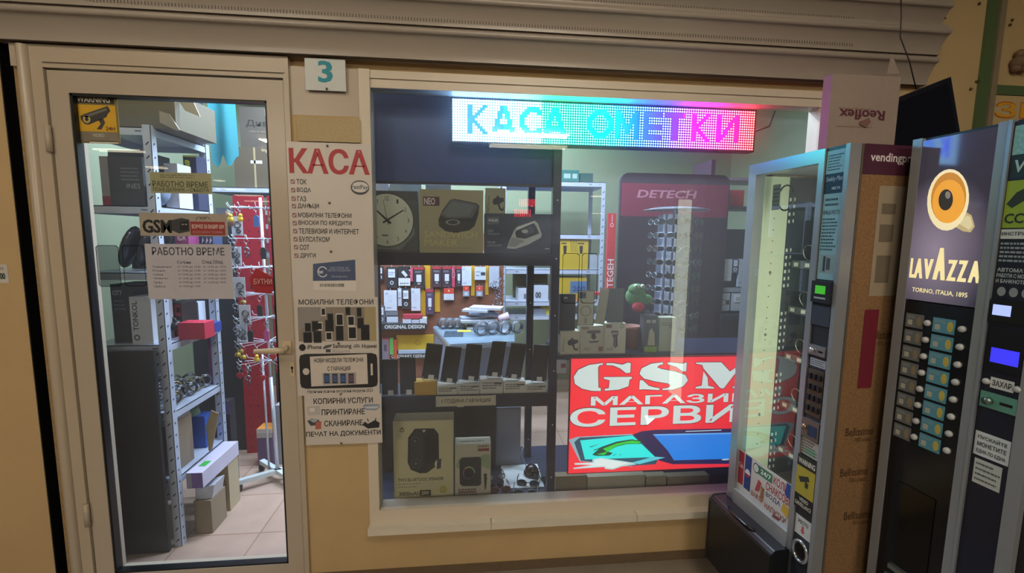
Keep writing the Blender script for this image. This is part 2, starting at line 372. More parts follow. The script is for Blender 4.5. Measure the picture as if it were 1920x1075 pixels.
def ramp_mat(name, stops, strength):
    m = bpy.data.materials.new(name); m.use_nodes = True; nt = m.node_tree; nt.nodes.clear()
    o = nt.nodes.new('ShaderNodeOutputMaterial'); e = nt.nodes.new('ShaderNodeEmission'); tc = nt.nodes.new('ShaderNodeTexCoord')
    sx = nt.nodes.new('ShaderNodeSeparateXYZ'); cr = nt.nodes.new('ShaderNodeValToRGB'); mr = nt.nodes.new('ShaderNodeMapRange')
    mr.inputs[1].default_value = lx0; mr.inputs[2].default_value = lx1
    el = cr.color_ramp.elements
    el[0].position = stops[0][0]; el[0].color = stops[0][1]+(1,); el[-1].position = stops[-1][0]; el[-1].color = stops[-1][1]+(1,)
    for p, c in stops[1:-1]: k = el.new(p); k.color = c+(1,)
    nt.links.new(tc.outputs['Object'], sx.inputs[0]); nt.links.new(sx.outputs[0], mr.inputs[0]); nt.links.new(mr.outputs[0], cr.inputs[0])
    nt.links.new(cr.outputs[0], e.inputs[0]); e.inputs[1].default_value = strength; nt.links.new(e.outputs[0], o.inputs[0])
    return m
LEDB = ramp_mat('led_colour_run', [(0, (.005, .028, 1.)), (.16, (.002, .036, 1.)), (.28, (0, 1., .048)), (.42, (0, 1., .052)), (.52, (0, .056, 1.)), (.60, (.0016, .02, 1.)), (.68, (.012, .006, 1.)), (.75, (.028, .0024, 1.)), (.80, (1., .0012, 1.)), (.9, (1., .0012, .044)), (1., (1., .001, .016))], 22)
LEDG = ramp_mat('led_off_colour_run', [(0, (.30, .75, .95)), (.27, (.0, .50, .48)), (.45, (0, .45, .42)), (.58, (.0, .22, .5)), (.68, (.06, .10, .42)), (.78, (.30, .05, .40)), (.9, (.5, .03, .22)), (1., (.45, .04, .06))], .75)
LEDD = ramp_mat('led_dots', [(0, (.35, .7, 1.3)), (.26, (.3, .8, 1.2)), (.29, (.065, 1, .6)), (.52, (.055, 1, .8)), (.6, (.07, .3, 1)), (.70, (.15, .18, 1)), (.78, (1, .1, 1)), (.92, (1, .08, .2)), (1., (1, .08, .065))], 17)
led = thing('led_scroller', 'long LED text display glowing white, cyan and magenta behind the shop window', 'sign', (.576, .08, 1.8))
b = MB(); b.box(lx0-.006, lx1+.006, LY+.001, LY+.044, lz0-.006, lz1+.006, BLACK); b.build('casing', led)
grid = [[0]*NC for _ in range(16)]
for ch, px in (('К', 877), ('А', 922), ('С', 974), ('А', 1022), ('О', 1099), ('М', 1155), ('Е', 1206), ('Т', 1246), ('К', 1298), ('И', 1345)):
    c0 = round((Y(LY).p(px, 240)[0]-lx0)/(lx1-lx0)*NC); rows = GLY[ch].split()
    for i, rw in enumerate(rows):
        for j, q in enumerate(rw):
            if q == 'X' and 0 <= c0+j < NC: grid[2+i][c0+j] = 1
pw, ph = (lx1-lx0)/NC, (lz1-lz0)/16
b = MB(); d_ = MB()
for i in range(16):
    for j in range(NC):
        x = lx0+j*pw; z = lz1-(i+1)*ph
        b.flat((x, x+pw, z, z+ph), LY+.0005, LEDB if grid[i][j] else LEDG)
        if not grid[i][j]: d_.disc(x+pw/2, z+ph/2, pw*(.46 if j < 36 else .34), ph*(.46 if j < 36 else .34), LY-.0005, LEDD, 6)
pan = b.build('screen', led); dd = d_.build('diodes', pan); dd['kind'] = 'stuff'
b = MB()
b.tube([(lx1+.004, LY+.02, 1.88), (lx1+.06, .06, 1.9), (lx1+.1, .09, 1.97)], .004, BLACK, 6); b.build('power_cable', led)
# ------------------------------------------------------------------ window display rack
RK = M('#1a2238', .35, noise=.05); GLOWNAVY = M('#27457f', .5, noise=.04)  # header board blue has the LED glow put into its colour
rk = thing('display_rack', 'black perforated shelving rack behind the shop window', 'shelf', (.4, .3, 0))
zs = Y(.12)
up = zs.r(705, 475, 1040, 498); mid = zs.r(710, 741, 1040, 765); rt = zs.r(1050, 664, 1390, 673)
def perf_post(x, y, z1, par, w=.035):
    b = MB(); b.box(x, x+w, y, y+.004, .0, z1, RK); b.box(x, x+.004, y+.004, y+w, .0, z1, RK); hole = M('#c8d2da', .4, noise=0)
    for k in range(26):
        z = .34+k*.062
        if z < z1-.02: b.disc(x+w*.55, z, .0035, .0035, y-.0006, hole if k % 4 == 0 else M('#3a4252', .5), 8)
    b.build('post', par)
perf_post(.358, .118, 1.966, rk); perf_post(-.42, .118, 1.966, rk); perf_post(.305, .5, 1.966, rk); perf_post(-.47, .5, 1.966, rk); perf_post(1.40, .118, 1.06, rk)
b = MB(); b.box(-.42, .36, .118, .5, up[3]-.03, up[3], RK); b.box(-.42, .358, .116, .122, up[2], up[3], RK); b.build('shelf', rk, .002)
b = MB(); b.box(-.42, .36, .118, .3, mid[3]-.03, mid[3], RK); b.box(-.42, .358, .116, .122, mid[2], mid[3], RK); b.build('shelf', rk, .002)
b = MB(); b.box(.394, 1.44, .118, .42, rt[2], rt[3], RK); b.build('shelf', rk, .002)
bz = .243
b = MB(); b.box(-.42, 1.44, .105, .62, bz-.02, bz, RK); b.box(-.42, 1.44, .105, .112, .02, bz-.02, RK); b.build('base_shelf', rk, .002)
h = zs.r(700, 200, 1042, 346); b = MB(); b.box(-.42, .358, .15, .165, h[2], 2.06, GLOWNAVY); b.box(-.42, .358, .145, .15, h[2], h[2]+.01, RK)
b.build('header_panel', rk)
r_ = Y(.40).r(716, 765, 930, 872); b = MB(); b.box(-.47, r_[1], .40, .41, bz, mid[2], DARK); b.build('back_panel', rk)
r_ = Y(.42).r(929, 764, 976, 872); b = MB(); b.box(r_[0], r_[1], .42, .43, bz, r_[3], M('#7d8499', .5)); b.build('side_panel', rk)
r_ = Y(.30).r(1300, 560, 1430, 664); b = MB(); b.box(.70, 1.44, .43, .44, bz, rt[2], DARK); b.build('lower_back_panel', rk)
ZP, ZU, ZR, ZB = mid[3], up[3], rt[3], bz
# --- boxes
def carton(name, label, cat, px, y, depth, base, art=None, zb=None, group=None, bevel=.0015, side=None):
    """closed product box whose front stands in the plane y"""
    p = Y(y); r = p.r(*px); 
    if zb is not None: r = (r[0], r[1], zb+.0005, r[3])
    b = MB(); b.box(r[0], r[1], y, y+depth, r[2], r[3], side or base, base)
    if art: art(b, p, y-.0006)
    return solo(b, name, label, cat, group)
def pp(b, p, pts, y, mat): return b.poly([p.p(*q) for q in pts], y, mat)
def art_clock(b, p, y):
    x, z = p.p(726, 413); k = .001
    r = p.r(700, 362, 781, 468); b.flat((r[0], r[1], r[2], r[3]), y, P('#4a5052'))
    pp(b, p, [(700, 363), (733, 363), (772, 395), (778, 440), (752, 468), (700, 468)], y-.0002, P('#717a77'))
    R_ = p.p(777, 413)[0]-x; b.disc(x, z, R_, R_*1.02, y-.0004, P('#3f4546'), 40); b.disc(x, z, R_*.95, R_*.97, y-.0006, P('#d9e0cc'), 40)
    for n in range(1, 13):
        a = math.pi/2-n*math.pi/6; cx, cz = x+R_*.78*math.cos(a), z+R_*.80*math.sin(a); w_ = .008 if n < 10 else .014
        b.text(str(n), (cx-w_/2, cx+w_/2, cz-.0085, cz+.0085), y-.0009, DARK)
    for a, L, w_ in ((math.radians(32), .72, .004), (math.radians(137), .5, .005), (math.radians(100), .75, .0012)):
        c, s = math.cos(a), math.sin(a); b.poly([(x-c*.02-s*w_, z-s*.02+c*w_), (x-c*.02+s*w_, z-s*.02-c*w_), (x+c*R_*L+s*w_*.6, z+s*R_*L-c*w_*.6), (x+c*R_*L-s*w_*.6, z+s*R_*L+c*w_*.6)], y-.0012, DARK)
    b.disc(x, z, .006, .006, y-.0014, DARK, 12); b.flat(p.r(716, 440, 728, 443), y-.0009, P('#6d716a'))
CREAM = P('#c9c3a8')
carton('clock_box', 'grey box with a round wall clock printed on it, on the top shelf', 'box', (692, 358, 783, 470), .13, .06, P('#4a5051'), art_clock, ZU)
def art_neo(b, p, y):
    b.flat(p.r(793, 369, 824, 386), y, P('#5b2a33')); b.text('NEO', p.r(795, 371, 816, 384), y-.0003, P('#e8dcd8'), .03)
    b.text('SANDWICH', p.r(796, 434, 895, 446), y, P('#d0c690')); b.text('MAKER', p.r(796, 449, 858, 461), y, P('#cfc48a')); b.lines(p.r(796, 464, 895, 467), y, P('#9b967c'), 1)
    pp(b, p, [(822, 412), (829, 395), (844, 375), (852, 373), (893, 381), (899, 386), (897, 402), (890, 424), (880, 432), (855, 437), (836, 434), (823, 424)], y, P('#2e3234'))
    pp(b, p, [(826, 403), (845, 376), (853, 375), (891, 383), (895, 388), (886, 408), (838, 410)], y-.0003, P('#5c6264'))
    pp(b, p, [(830, 400), (848, 378), (889, 386), (880, 404), (840, 407)], y-.0005, P('#6f7678'))
    pp(b, p, [(824, 408), (886, 411), (893, 398), (894, 404), (888, 417), (826, 414)], y-.0006, P('#1d2022'))
    x, z = p.p(849, 417); b.ring(x, z, .03, .012, .3, y-.0008, P('#8a9092')); b.ring(p.p(881, 416)[0], p.p(881, 416)[1], .012, .012, .25, y-.0008, P('#171a1c'))
carton('sandwich_maker_box', 'tan sandwich maker box in the middle of the top shelf', 'box', (787, 356, 906, 473), .13, .1, P('#b0a884'), art_neo, ZU, side=P('#a09a7c'))
def art_iron(b, p, y):
    b.flat(p.r(913, 407, 936, 421), y, P('#5d6976')); b.text('PHILIPS', p.r(916, 411, 934, 416), y-.0003, P('#d6dde4'), .02); b.flat(p.r(914, 430, 925, 436), y, P('#667287')); b.flat(p.r(914, 437, 937, 441), y, P('#667287')); b.text('Fast and', p.r(914, 452, 928, 456), y, P('#cfd6de')); b.lines(p.r(914, 458, 942, 463), y, P('#9aa5b4'), 2); b.lines(p.r(1022, 464, 1031, 469), y, P('#cfd6de'), 1)
    pp(b, p, [(950, 466), (956, 450), (964, 432), (970, 425), (1003, 414), (1009, 420), (1016, 440), (1014, 446), (990, 459), (966, 467)], y, P('#c3c9c8'))
    pp(b, p, [(953, 462), (960, 445), (984, 452), (966, 463)], y-.0002, P('#9aa2a2'))
    pp(b, p, [(966, 436), (973, 427), (1000, 418), (1005, 424), (1011, 438), (985, 448), (968, 446)], y-.0004, P('#3c434c'))
    pp(b, p, [(980, 432), (996, 424), (1002, 436), (985, 442)], y-.0006, P('#59616b')); x, z = p.p(984, 434); b.disc(x, z, .014, .008, y-.0008, P('#c3c9c8'))
    pp(b, p, [(968, 428), (1002, 415), (1001, 418), (970, 432)], y-.0008, P('#dfe4e2'))
carton('iron_box', 'dark blue steam iron box on the right of the top shelf', 'box', (909, 401, 1035, 473), .13, .09, P('#3d465a'), art_iron, ZU, side=P('#2a303e'))
def art_holder(b, p, y, q):
    (ax, ay, bx, by) = q; w_, h_ = bx-ax, by-ay; t = lambda u, v: (ax+u*w_, ay+v*h_)
    x0, z0 = p.p(*t(.08, .5)); x1, z1 = p.p(*t(.5, .92))
    for u, s_ in ((.13, 'CAR HOLDER'), (.06, 'GRAVITY')):       # lettering running up the edge
        vs, fs = glyphs(s_, .01); a = p.p(*t(u, .93)); c = p.p(*t(u+.07, .3 if u > .1 else .6)); b.add([(a[0]+(c[0]-a[0])*(1-k[1]), y, a[1]+(c[1]-a[1])*k[0]) for k in vs], fs, P('#3a3c3a'))
    pp(b, p, [t(u, v) for u, v in ((.36, .50), (.4, .42), (.52, .36), (.6, .28), (.66, .3), (.68, .36), (.9, .38), (.92, .5), (.78, .56), (.7, .6), (.74, .75), (.86, .8), (.88, .72), (.92, .74), (.88, .88), (.7, .84), (.6, .62), (.48, .64), (.38, .6))], y, P('#2b2e2f'))
carton('phone_holder_box', 'small tan car phone holder box behind the iron box', 'box', (910, 353, 948, 402), .145, .05, P('#a5a486'), lambda b, p, y: art_holder(b, p, y, (910, 353, 948, 402)), up[3]+.16 if False else None)
# --- phones on their boxes
SCR = M('#101216', .4, noise=0, spec=.25); BODY = M('#25272c', .3)
phones = [('plain black phone standing leftmost on the phone shelf', (713, 677), (744, 677), (746, 734), (716, 735), None),
 ('black phone standing second from the left, beside the yellow box', (747, 673), (777, 674), (781, 733), (750, 734), None),
 ('black phone leaning on the yellow box', (799, 648), (830, 651), (822, 714), (790, 712), ('#d1a42c', 777, 717, 818, 740, 'small yellow phone box on the phone shelf')),
 ('black phone leaning on the first white box, right of the yellow one', (835, 655), (866, 657), (856, 722), (825, 719), ('#d9d6c8', 819, 724, 858, 741, 'white phone box right of the yellow one')),
 ('black phone leaning on the second white box from the left', (875, 649), (905, 651), (897, 717), (866, 714), ('#d2d0c6', 859, 720, 899, 740, 'second white phone box from the left')),
 ('tall black phone leaning on the largest white box', (924, 645), (951, 646), (940, 710), (911, 708), ('#dcdad2', 900, 712, 943, 740, 'largest white phone box, third of the white ones')),
 ('black phone leaning on the fourth white box from the left', (960, 648), (990, 650), (976, 714), (947, 711), ('#dedbd0', 944, 716, 985, 739, 'fourth white phone box from the left')),
 ('dark phone leaning on the last white box by the black post', (1003, 653), (1032, 655), (1024, 721), (995, 719), ('#d5d4cc', 985, 721, 1025, 739, 'last white phone box by the black post'))]
for lab, a, c, e, g_, bx in phones:
    p = Y(.15 if bx else .135); y = p.O.y
    A, C_, E, G = [Vector((p.p(*q)[0], 0, p.p(*q)[1])) for q in (a, c, e, g_)]
    if not bx: G.z = E.z = ZP+.003
    if bx:
        zt = max(A.z, C_.z); col = bx[0]; r = p.r(*bx[1:5], dy=-.02)
        bb = MB(); zt2 = r[3]; bb.box(r[0], r[1], .13, .19, ZP+.0005, zt2, P(col)); 
        if col != '#d1a42c':
            bb.lines((r[0]+(r[1]-r[0])*.1, r[1]-.004, ZP+(zt2-ZP)*.3, ZP+(zt2-ZP)*.85), .1294, P('#6a6a66'), 3, .5); bb.flat((r[0]+(r[1]-r[0])*.62, r[1]-.004, ZP+(zt2-ZP)*.66, ZP+(zt2-ZP)*.8), .1292, P('#55564f'))
        solo(bb, 'phone_box', bx[5], 'box', 'phone boxes under the phones', bevel=.001)
        dz = zt2+.0025-min(G.z, E.z)
        for q in (A, C_, E, G): q.z += dz
    lean = .18; zb = min(E.z, G.z)
    dep = lambda q, k: Vector((q.x, y+(q.z-zb)*lean+k, q.z))
    t = thing('smartphone', lab, 'phone', (((E+G)/2).x, y, zb), group='smartphones on the phone shelf')
    b = MB(); vs = [dep(q, 0) for q in (A, C_, E, G)]+[dep(q, .008) for q in (A, C_, E, G)]
    b.add(vs, [(0, 3, 2, 1), (4, 5, 6, 7), (0, 1, 5, 4), (1, 2, 6, 5), (2, 3, 7, 6), (3, 0, 4, 7)], BODY); b.build('phone_body', t, .003)
    m_ = (A+C_+E+G)/4; ins = [m_+(q-m_)*.93 for q in (A, C_, E, G)]
    b = MB(); b.add([dep(q, -.0008) for q in ins], [(0, 3, 2, 1)], SCR); b.build('screen', t)
    k = [G*.62+E*.38, G*.28+E*.72]; upv = (A-G)*.13
    b = MB(); b.add([dep(q, -.0016) for q in (k[0], k[1], k[1]+upv, k[0]+upv)], [(0, 1, 2, 3)], P('#dcdfe2')); st = b.build('sticker', t); 
    b = MB(); b.lines((0, 1, 0, 1), 0, P('#55585c'), 1)
    if bx:
        hk = M('#c9d2d8', .15, alpha=.75)
        for q, s_ in ((G, 1), (E, -1)):
            b = MB(); q0 = dep(q+(E-G)*(.12*s_), 0); b.tube([q0+Vector((0, .03, -.001)), q0+Vector((0, -.008, 0)), q0+Vector((0, -.008, .012))], .0016, hk, 6); b.build('stand_clip', t)
p = Y(.10); r_ = p.r(817, 745, 930, 763); b = MB(); b.box(r_[0], r_[1], .1085, .1155, r_[2], r_[3], P('#d7cfb6')); b.text('1 ГОДИНА ГАРАНЦИЯ', p.r(828, 749, 920, 758), .108, P('#3b3a36'), .012); b.box(r_[0]+.17*0+.09, r_[0]+.12, .109, .1155, r_[2]-.004, r_[2], P('#d7cfb6'))
for dx in (0, r_[1]-r_[0]-.012): b.flat((r_[0]+dx, r_[0]+dx+.012, r_[2]+.004, r_[3]+.004), .1082, M('#e9e6dc', .2, alpha=.6))
solo(b, 'shelf_label', 'cream shelf label reading 1 година гаранция', 'label')
# --- lower boxes
def art_sp(b, p, y):
    b.flat(p.r(741, 793, 846, 938), y, P('#e0d9aa'))
    t = lambda pts: [(740+(q[0]-140)/2.986, 640+q[1]/2.986) for q in pts]
    o = lambda x_, y_: (690+x_/2.986, 640+y_/2.986)
    pp(b, p, [o(*q) for q in ((225, 540), (262, 490), (370, 488), (396, 520), (398, 660), (380, 700), (330, 738), (290, 740), (240, 720), (222, 680))], y-.0003, P('#25282a'))
    pp(b, p, [o(*q) for q in ((240, 545), (265, 505), (300, 510), (312, 560), (310, 690), (285, 722), (250, 710), (236, 670))], y-.0005, P('#3a3e40'))
    pp(b, p, [o(*q) for q in ((325, 525), (385, 530), (385, 650), (325, 690))], y-.0005, P('#16191b'))
    pp(b, p, [o(*q) for q in ((302, 497), (325, 497), (313, 512))], y-.0007, P('#d8d8cc'))
    for cx, cy, q in ((262, 560, 26), (268, 685, 26), ):
        x, z = p.p(*o(cx, cy)); k = .0011*.62; b.disc(x, z, q*k, q*k*1.1, y-.0007, P('#0f1112')); b.ring(x, z, q*k, q*k*1.1, .2, y-.0009, P('#5b6063')); b.disc(x, z, q*k*.4, q*k*.45, y-.0009, P('#6c7174'))
    x, z = p.p(*o(398, 688)); b.disc(x, z, .0195, .022, y-.0009, P('#e8e4c4')); b.poly([p.p(*o(*q)) for q in ((388, 660), (412, 658), (408, 712), (384, 715))], y-.0012, P('#4b4e4e'))
    x, z = p.p(*o(190, 497)); b.disc(x, z, .0135, .012, y-.0004, P('#cfc57a')); b.ring(x, z-.001, .0085, .009, .3, y-.0006, P('#2d2e2a')); b.poly([(x-.004, z+.006), (x+.004, z+.006), (x, z+.014)], y-.0006, P('#2d2e2a'))
    b.text('TWS BLUETOOS SPEAKER', p.r(746, 896, 832, 902), y-.0004, P('#33332c'), .015); b.lines(p.r(746, 905, 792, 916), y-.0004, P('#aaa47c'), 2)
    b.text('3000mAh', p.r(748, 922, 786, 930), y-.0004, P('#33332c'), .02); b.flat(p.r(787, 919, 808, 930), y-.0004, P('#2a2a28')); b.text('20W', p.r(790, 921, 805, 928), y-.0007, P('#e6e0b4'), .02)
    x, z = p.p(831, 918); b.disc(x, z, .017, .019, y-.0004, P('#cdbf62')); b.ring(x, z, .013, .014, .12, y-.0006, P('#a79a45'))
carton('speaker_box', 'large cream speaker box in the lower left corner of the window', 'box', (738, 789, 850, 940), .128, .09, P('#ddd6a6'), art_sp, ZB, side=P('#d3cda6'))
def art_sp2(b, p, y):
    o = lambda x_, y_: (690+x_/2.986, 640+y_/2.986)
    b.lines((*p.r(862, 826, 912, 829)[:2], *p.r(862, 826, 912, 829)[2:]), y, P('#55554e'), 1)
    pp(b, p, [o(*q) for q in ((490, 700), (510, 655), (600, 660), (660, 630), (685, 640), (682, 720), (640, 700), (520, 720))], y, P('#9fb487'))
    pp(b, p, [o(*q) for q in ((512, 670), (525, 652), (620, 647), (634, 655), (634, 800), (620, 810), (530, 812), (514, 800))], y-.0003, P('#23262a'))
    x, z = p.p(*o(565, 738)); k = .028
    for a0, a1, h in ((0, 1.2, '#7fa98d'), (1.2, 2.3, '#a9b35a'), (2.3, 3.5, '#8f5a86'), (3.5, 5, '#4b4f70'), (5, 6.283, '#3f4448')): b.ring(x, z, k, k*1.12, .22, y-.0006, P(h), 10, a0, a1)
    b.disc(x, z, k*.72, k*.8, y-.0006, P('#101214'))
    x, z = p.p(*o(657, 750)); b.disc(x, z, .008, .009, y-.0006, P('#2a2d30'), 12); b.poly([p.p(*o(*q)) for q in ((649, 760), (667, 760), (660, 830), (653, 832))], y-.0006, P('#2a2d30'))
    b.text('BOOMPARTY', p.r(896, 835, 917, 839), y-.0004, P('#6a2c2c'), .02); b.flat(p.r(896, 841, 917, 846), y-.0004, P('#8c3436')); b.lines(p.r(859, 916, 898, 920), y-.0004, P('#6a3a34'), 1, .7); b.flat(p.r(859, 921, 893, 924), y-.0004, P('#7a4038'))
    for k in range(7): xx = p.p(861+k*5.2, 927); b.disc(xx[0], xx[1], .0045, .0048, y-.0005, P('#3d3f3e'), 10); b.disc(xx[0], xx[1], .002, .0022, y-.0008, P('#cfcdbd'), 8)
carton('speaker_box', 'smaller white box with a round speaker and microphone printed on it', 'box', (853, 833, 920, 936), .14, .07, P('#cfcbb2'), art_sp2, ZB, side=P('#bdb9a0'))
# --- dome camera, paper, glasses
x0, x1 = .17, .36
b = MB(); b.box(x0, x1, .20, .41, ZB+.0005, ZB+.0045, P('#c9d2d2')); pap = solo(b, 'paper_sheet', 'white sheet under the dome camera on the display base', 'paper')
cx = .315; dc = thing('dome_camera', 'glossy black dome security camera on the white sheet', 'camera', (cx, .31, ZB+.005))
b = MB(); b.lathe([(.036, 0), (.039, .004), (.039, .014), (.034, .02)], (cx, .31, ZB+.0055), M('#15161a', .25), 28); b.build('base', dc)
b = MB(); b.lathe([(.034*math.cos(a), .034*math.sin(a)*.95) for a in [i*math.pi/2/8 for i in range(8)]]+[(.0005, .0325)], (cx, .31, ZB+.0255), M('#0e0f14', .06), 28); b.build('dome', dc)
b = MB(); b.tube([(cx-.02, .36, ZB+.02), (cx-.045, .38, ZB+.08), (cx-.03, .385, ZB+.12)], .0025, M('#b9b6b4', .5), 6); b.build('cable', dc)
def eyewear(lab, px, py, y, w_, frame, lens, tilt=0.):
    q_ = atz(px, py+8, ZB); x, y, z = q_.x, q_.y, ZB; t = thing('sunglasses', lab, 'glasses', (x, y, z), group='spectacles lying on the display base')
    t.rotation_euler.z = tilt; t['_local'] = 1
    b = MB()
    for s in (-1, 1): b.torus((s*w_*.27, 0, .014), w_*.2, .0022, frame, (0, 1, 0), 18, 6, .78)
    b.tube([(-w_*.09, 0, .017), (0, -.002, .02), (w_*.09, 0, .017)], .002, frame, 6); b.build('frame', t)
    for s in (-1, 1):
        l = MB(); l.disc(s*w_*.27, .014, w_*.19, w_*.19*.78, .0005, lens, 18); l.build('lens', t)
        q = MB(); q.tube([(s*w_*.47, 0, .019), (s*w_*.5, .05, .015), (s*w_*.47, .1, .004)], .002, frame, 6); q.build('temple', t)
for a in (('black glasses lying open on the white sheet', 929, 893, .23, .1, BLACK, M('#d8dfe0', .1, alpha=.5), .2), ('red tinted glasses in front of the white sheet', 938, 917, .17, .1, M('#7a2a22', .25), M('#5a2320', .1), .1), ('dark blue glasses on the right of the display base', 990, 905, .2, .11, M('#15202c', .2), M('#1f3c52', .08), -.2), ('dark glasses with wide pale frames in front of the blue pair', 985, 923, .15, .115, M('#6d8795', .2), M('#20303c', .1), -.15), ('brown glasses at the front beside the white speaker box', 945, 930, .135, .1, M('#30231d', .25), M('#3b3230', .1), .3), ('small black glasses behind the blue pair', 1012, 895, .26, .09, BLACK, M('#18222b', .1), -.5), ('thin black glasses right of the smaller speaker box', 930, 907, .2, .09, M('#0c0d0f', .2), M('#222a30', .1), .5)):
    eyewear(*a[:2], a[2], a[3], a[4], a[5], a[6], a[7])
for o in [q for q in COL.objects if q.name.startswith('sunglasses')]: o.location.z = ZB+.002
# --- light box sign
gs = thing('light_box', 'red lit box sign reading GSM магазин сервиз behind the window', 'sign', (.9, .1, .36))
GP = Y(.10); gx0, gx1, gz0, gz1 = GP.r(1068.5, 670, 1440, 882); gx1 = 1.425
gz0, gz1 = GP.p(1220, 882)[1], GP.p(1220, 671)[1]
EM = lambda h, s=.95: M(h, .4, emit=s, noise=0)
b = MB(); b.box(gx0-.004, gx1, .1015, .116, gz0-.004, gz1+.004, M('#7b1f28', .4)); b.build('casing', gs)
b = MB(); b.flat((gx0, gx1, gz0, gz1), .1008, EM('#f8303c'))
o = lambda q: (1060+q[0]/4.479, 660+q[1]/4.479)
WH = EM('#d3e2df', .9); OUT = EM('#4c1226', .6)
G1 = [(315,95),(200,110),(110,150),(70,210),(80,270),(140,310),(220,328),(298,330),(298,305),(278,300),(275,130),(290,112),(315,110)]
G2 = [(345,95),(400,95),(480,108),(525,90),(550,95),(545,175),(510,180),(460,140),(400,115),(345,112)]
G3 = [(320,212),(560,210),(560,225),(540,235),(530,290),(450,318),(330,328),(332,310),(365,305),(372,240),(325,228)]
S1 = [(820,88),(720,100),(640,140),(622,185),(660,225),(760,250),(860,265),(885,280),(870,300),(815,310),(818,322),(900,318),(990,290),(1030,240),(1010,195),(920,165),(810,145),(770,130),(790,112),(820,105)]
S2 = [(858,88),(920,92),(985,100),(1020,88),(1015,165),(985,165),(930,125),(858,105)]
S3 = [(625,240),(650,238),(700,285),(750,300),(790,305),(788,322),(720,318),(660,315),(620,318)]
M1 = [(1160,165),(1195,215),(1200,285),(1250,298),(1248,310),(1092,308),(1095,295),(1145,285)]
M2 = [(1098,90),(1310,88),(1382,165),(1428,135),(1428,180),(1330,308),(1300,305),(1160,140),(1150,110),(1098,100)]
M3 = [(1440,120),(1480,88),(1600,88),(1600,105),(1570,110),(1575,290),(1610,298),(1610,310),(1405,305),(1405,293),(1440,285)]
for g_ in (G1, G2, G3, S1, S2, S3, M1, M2, M3):
    P_ = [GP.p(*o(q)) for q in g_]; n = len(P_); A_ = sum(P_[i][0]*P_[(i+1) % n][1]-P_[(i+1) % n][0]*P_[i][1] for i in range(n)); sg = 1 if A_ > 0 else -1; out = []
    for i in range(n):
        a = Vector(P_[i-1]); c = Vector(P_[i]); e = Vector(P_[(i+1) % n]); t1 = (c-a).normalized(); t2 = (e-c).normalized(); t = (t1+t2)
        t = t.normalized() if t.length > .1 else t1; out.append((c.x+t.y*.0032*sg, c.y-t.x*.0032*sg))
    b.poly(out, .1004, OUT); b.poly(P_, .1000, WH)
r1 = GP.r(1108, 741, 1410, 759); r2 = GP.r(1069, 760, 1440, 799)
r1 = (r1[0], r1[1], GP.p(1230, 758)[1], GP.p(1230, 741)[1]); r2 = (r2[0], r2[1], GP.p(1220, 797)[1], GP.p(1220, 762)[1])
for s_, r, k in (('МАГАЗИН', r1, .0022), ('СЕРВИЗ', r2, .003)):
    b.text(s_, (r[0]-k, r[1]+k, r[2]-k, r[3]+k), .1004, OUT, .04); b.text(s_, r, .1000, WH, .03)
def gp(pts, y, h, e=.9): b.poly([GP.p(*o(q)) for q in pts], y, EM(h, e))
gp([(30,740),(100,715),(560,690),(600,920),(560,965),(120,920),(60,800)], .1006, '#8fb4c0'); gp([(75,760),(120,722),(575,700),(780,900),(760,945),(540,960),(130,915)], .1005, '#2d5168')
gp([(125,745),(565,703),(755,885),(165,905)], .1003, '#2ff4ee'); gp([(570,695),(640,668),(760,655),(1700,640),(1700,940),(900,945),(790,915)], .1004, '#2b2350')
gp([(735,693),(1700,672),(1700,890),(912,912),(860,830)], .1002, '#2688ee'); gp([(735,693),(1700,672),(1700,684),(750,704)], .1001, '#6fb4f2')
gp([(1010,666),(1310,655),(1310,662),(1010,672)], .1001, '#c8e2f0')
gp([(225,865),(300,800),(430,755),(560,735),(640,750),(630,775),(520,775),(420,800),(360,840),(400,850),(370,872),(260,875)], .1002, '#1b4a3a'); gp([(262,862),(350,840),(315,815),(430,770),(560,745),(635,755),(620,772),(520,770),(420,795),(345,850),(330,866)], .1001, '#2fd23c')
for q in (((200,800),(310,765),(210,804)), ((235,825),(420,758),(245,830)), ((400,870),(440,850),(405,875)), ((450,868),(490,855),(455,872))): gp(q, .1001, '#14584f')
gp([(75,935),(230,930),(225,905),(300,890),(400,905),(560,930),(600,945),(470,965),(400,990),(335,985),(325,968),(70,985),(65,975),(230,950),(80,950)], .0998, '#b9d9dc'); gp([(90,938),(245,934),(240,910),(300,898),(400,913),(540,935),(460,958),(395,980),(345,975),(335,960),(100,975),(240,953)], .0997, '#e8f4f2')
gp([(560,930),(740,880),(840,888),(620,945)], .0999, '#5fd0e0'); x, z = GP.p(*o((1345, 905))); b.disc(x, z, .02, .0038, .0999, EM('#b7cdd8'))
b.build('sign_face', gs)
b = MB(); b.tube([(gx0+.1, .109, gz1+.003), (gx0+.1, .13, rt[2]-.001)], .002, BLACK, 6); b.build('hanger', gs)
b = MB(); b.tube([(gx1-.1, .109, gz1+.003), (gx1-.1, .13, rt[2]-.001)], .002, BLACK, 6); b.build('hanger', gs)
# small plinth blocks under the sign
for i, (a, c, h, lab) in enumerate(((1042, 1100, '#8d8265', 'tan block lying leftmost under the red sign'), (1102, 1210, '#b9b49c', 'long pale block lying under the red sign'), (1212, 1250, '#aaa68f', 'short pale block, second from the right under the red sign'), (1252, 1330, '#a39f88', 'pale block lying rightmost under the red sign'))):
    r = Y(.16).r(a, 893, c, 912); b = MB(); b.box(r[0], r[1]-.003, .16, .2, ZB+.0005, r[3], P(h)); solo(b, 'plinth_block', lab, 'block', 'pale blocks under the red sign', bevel=.001)
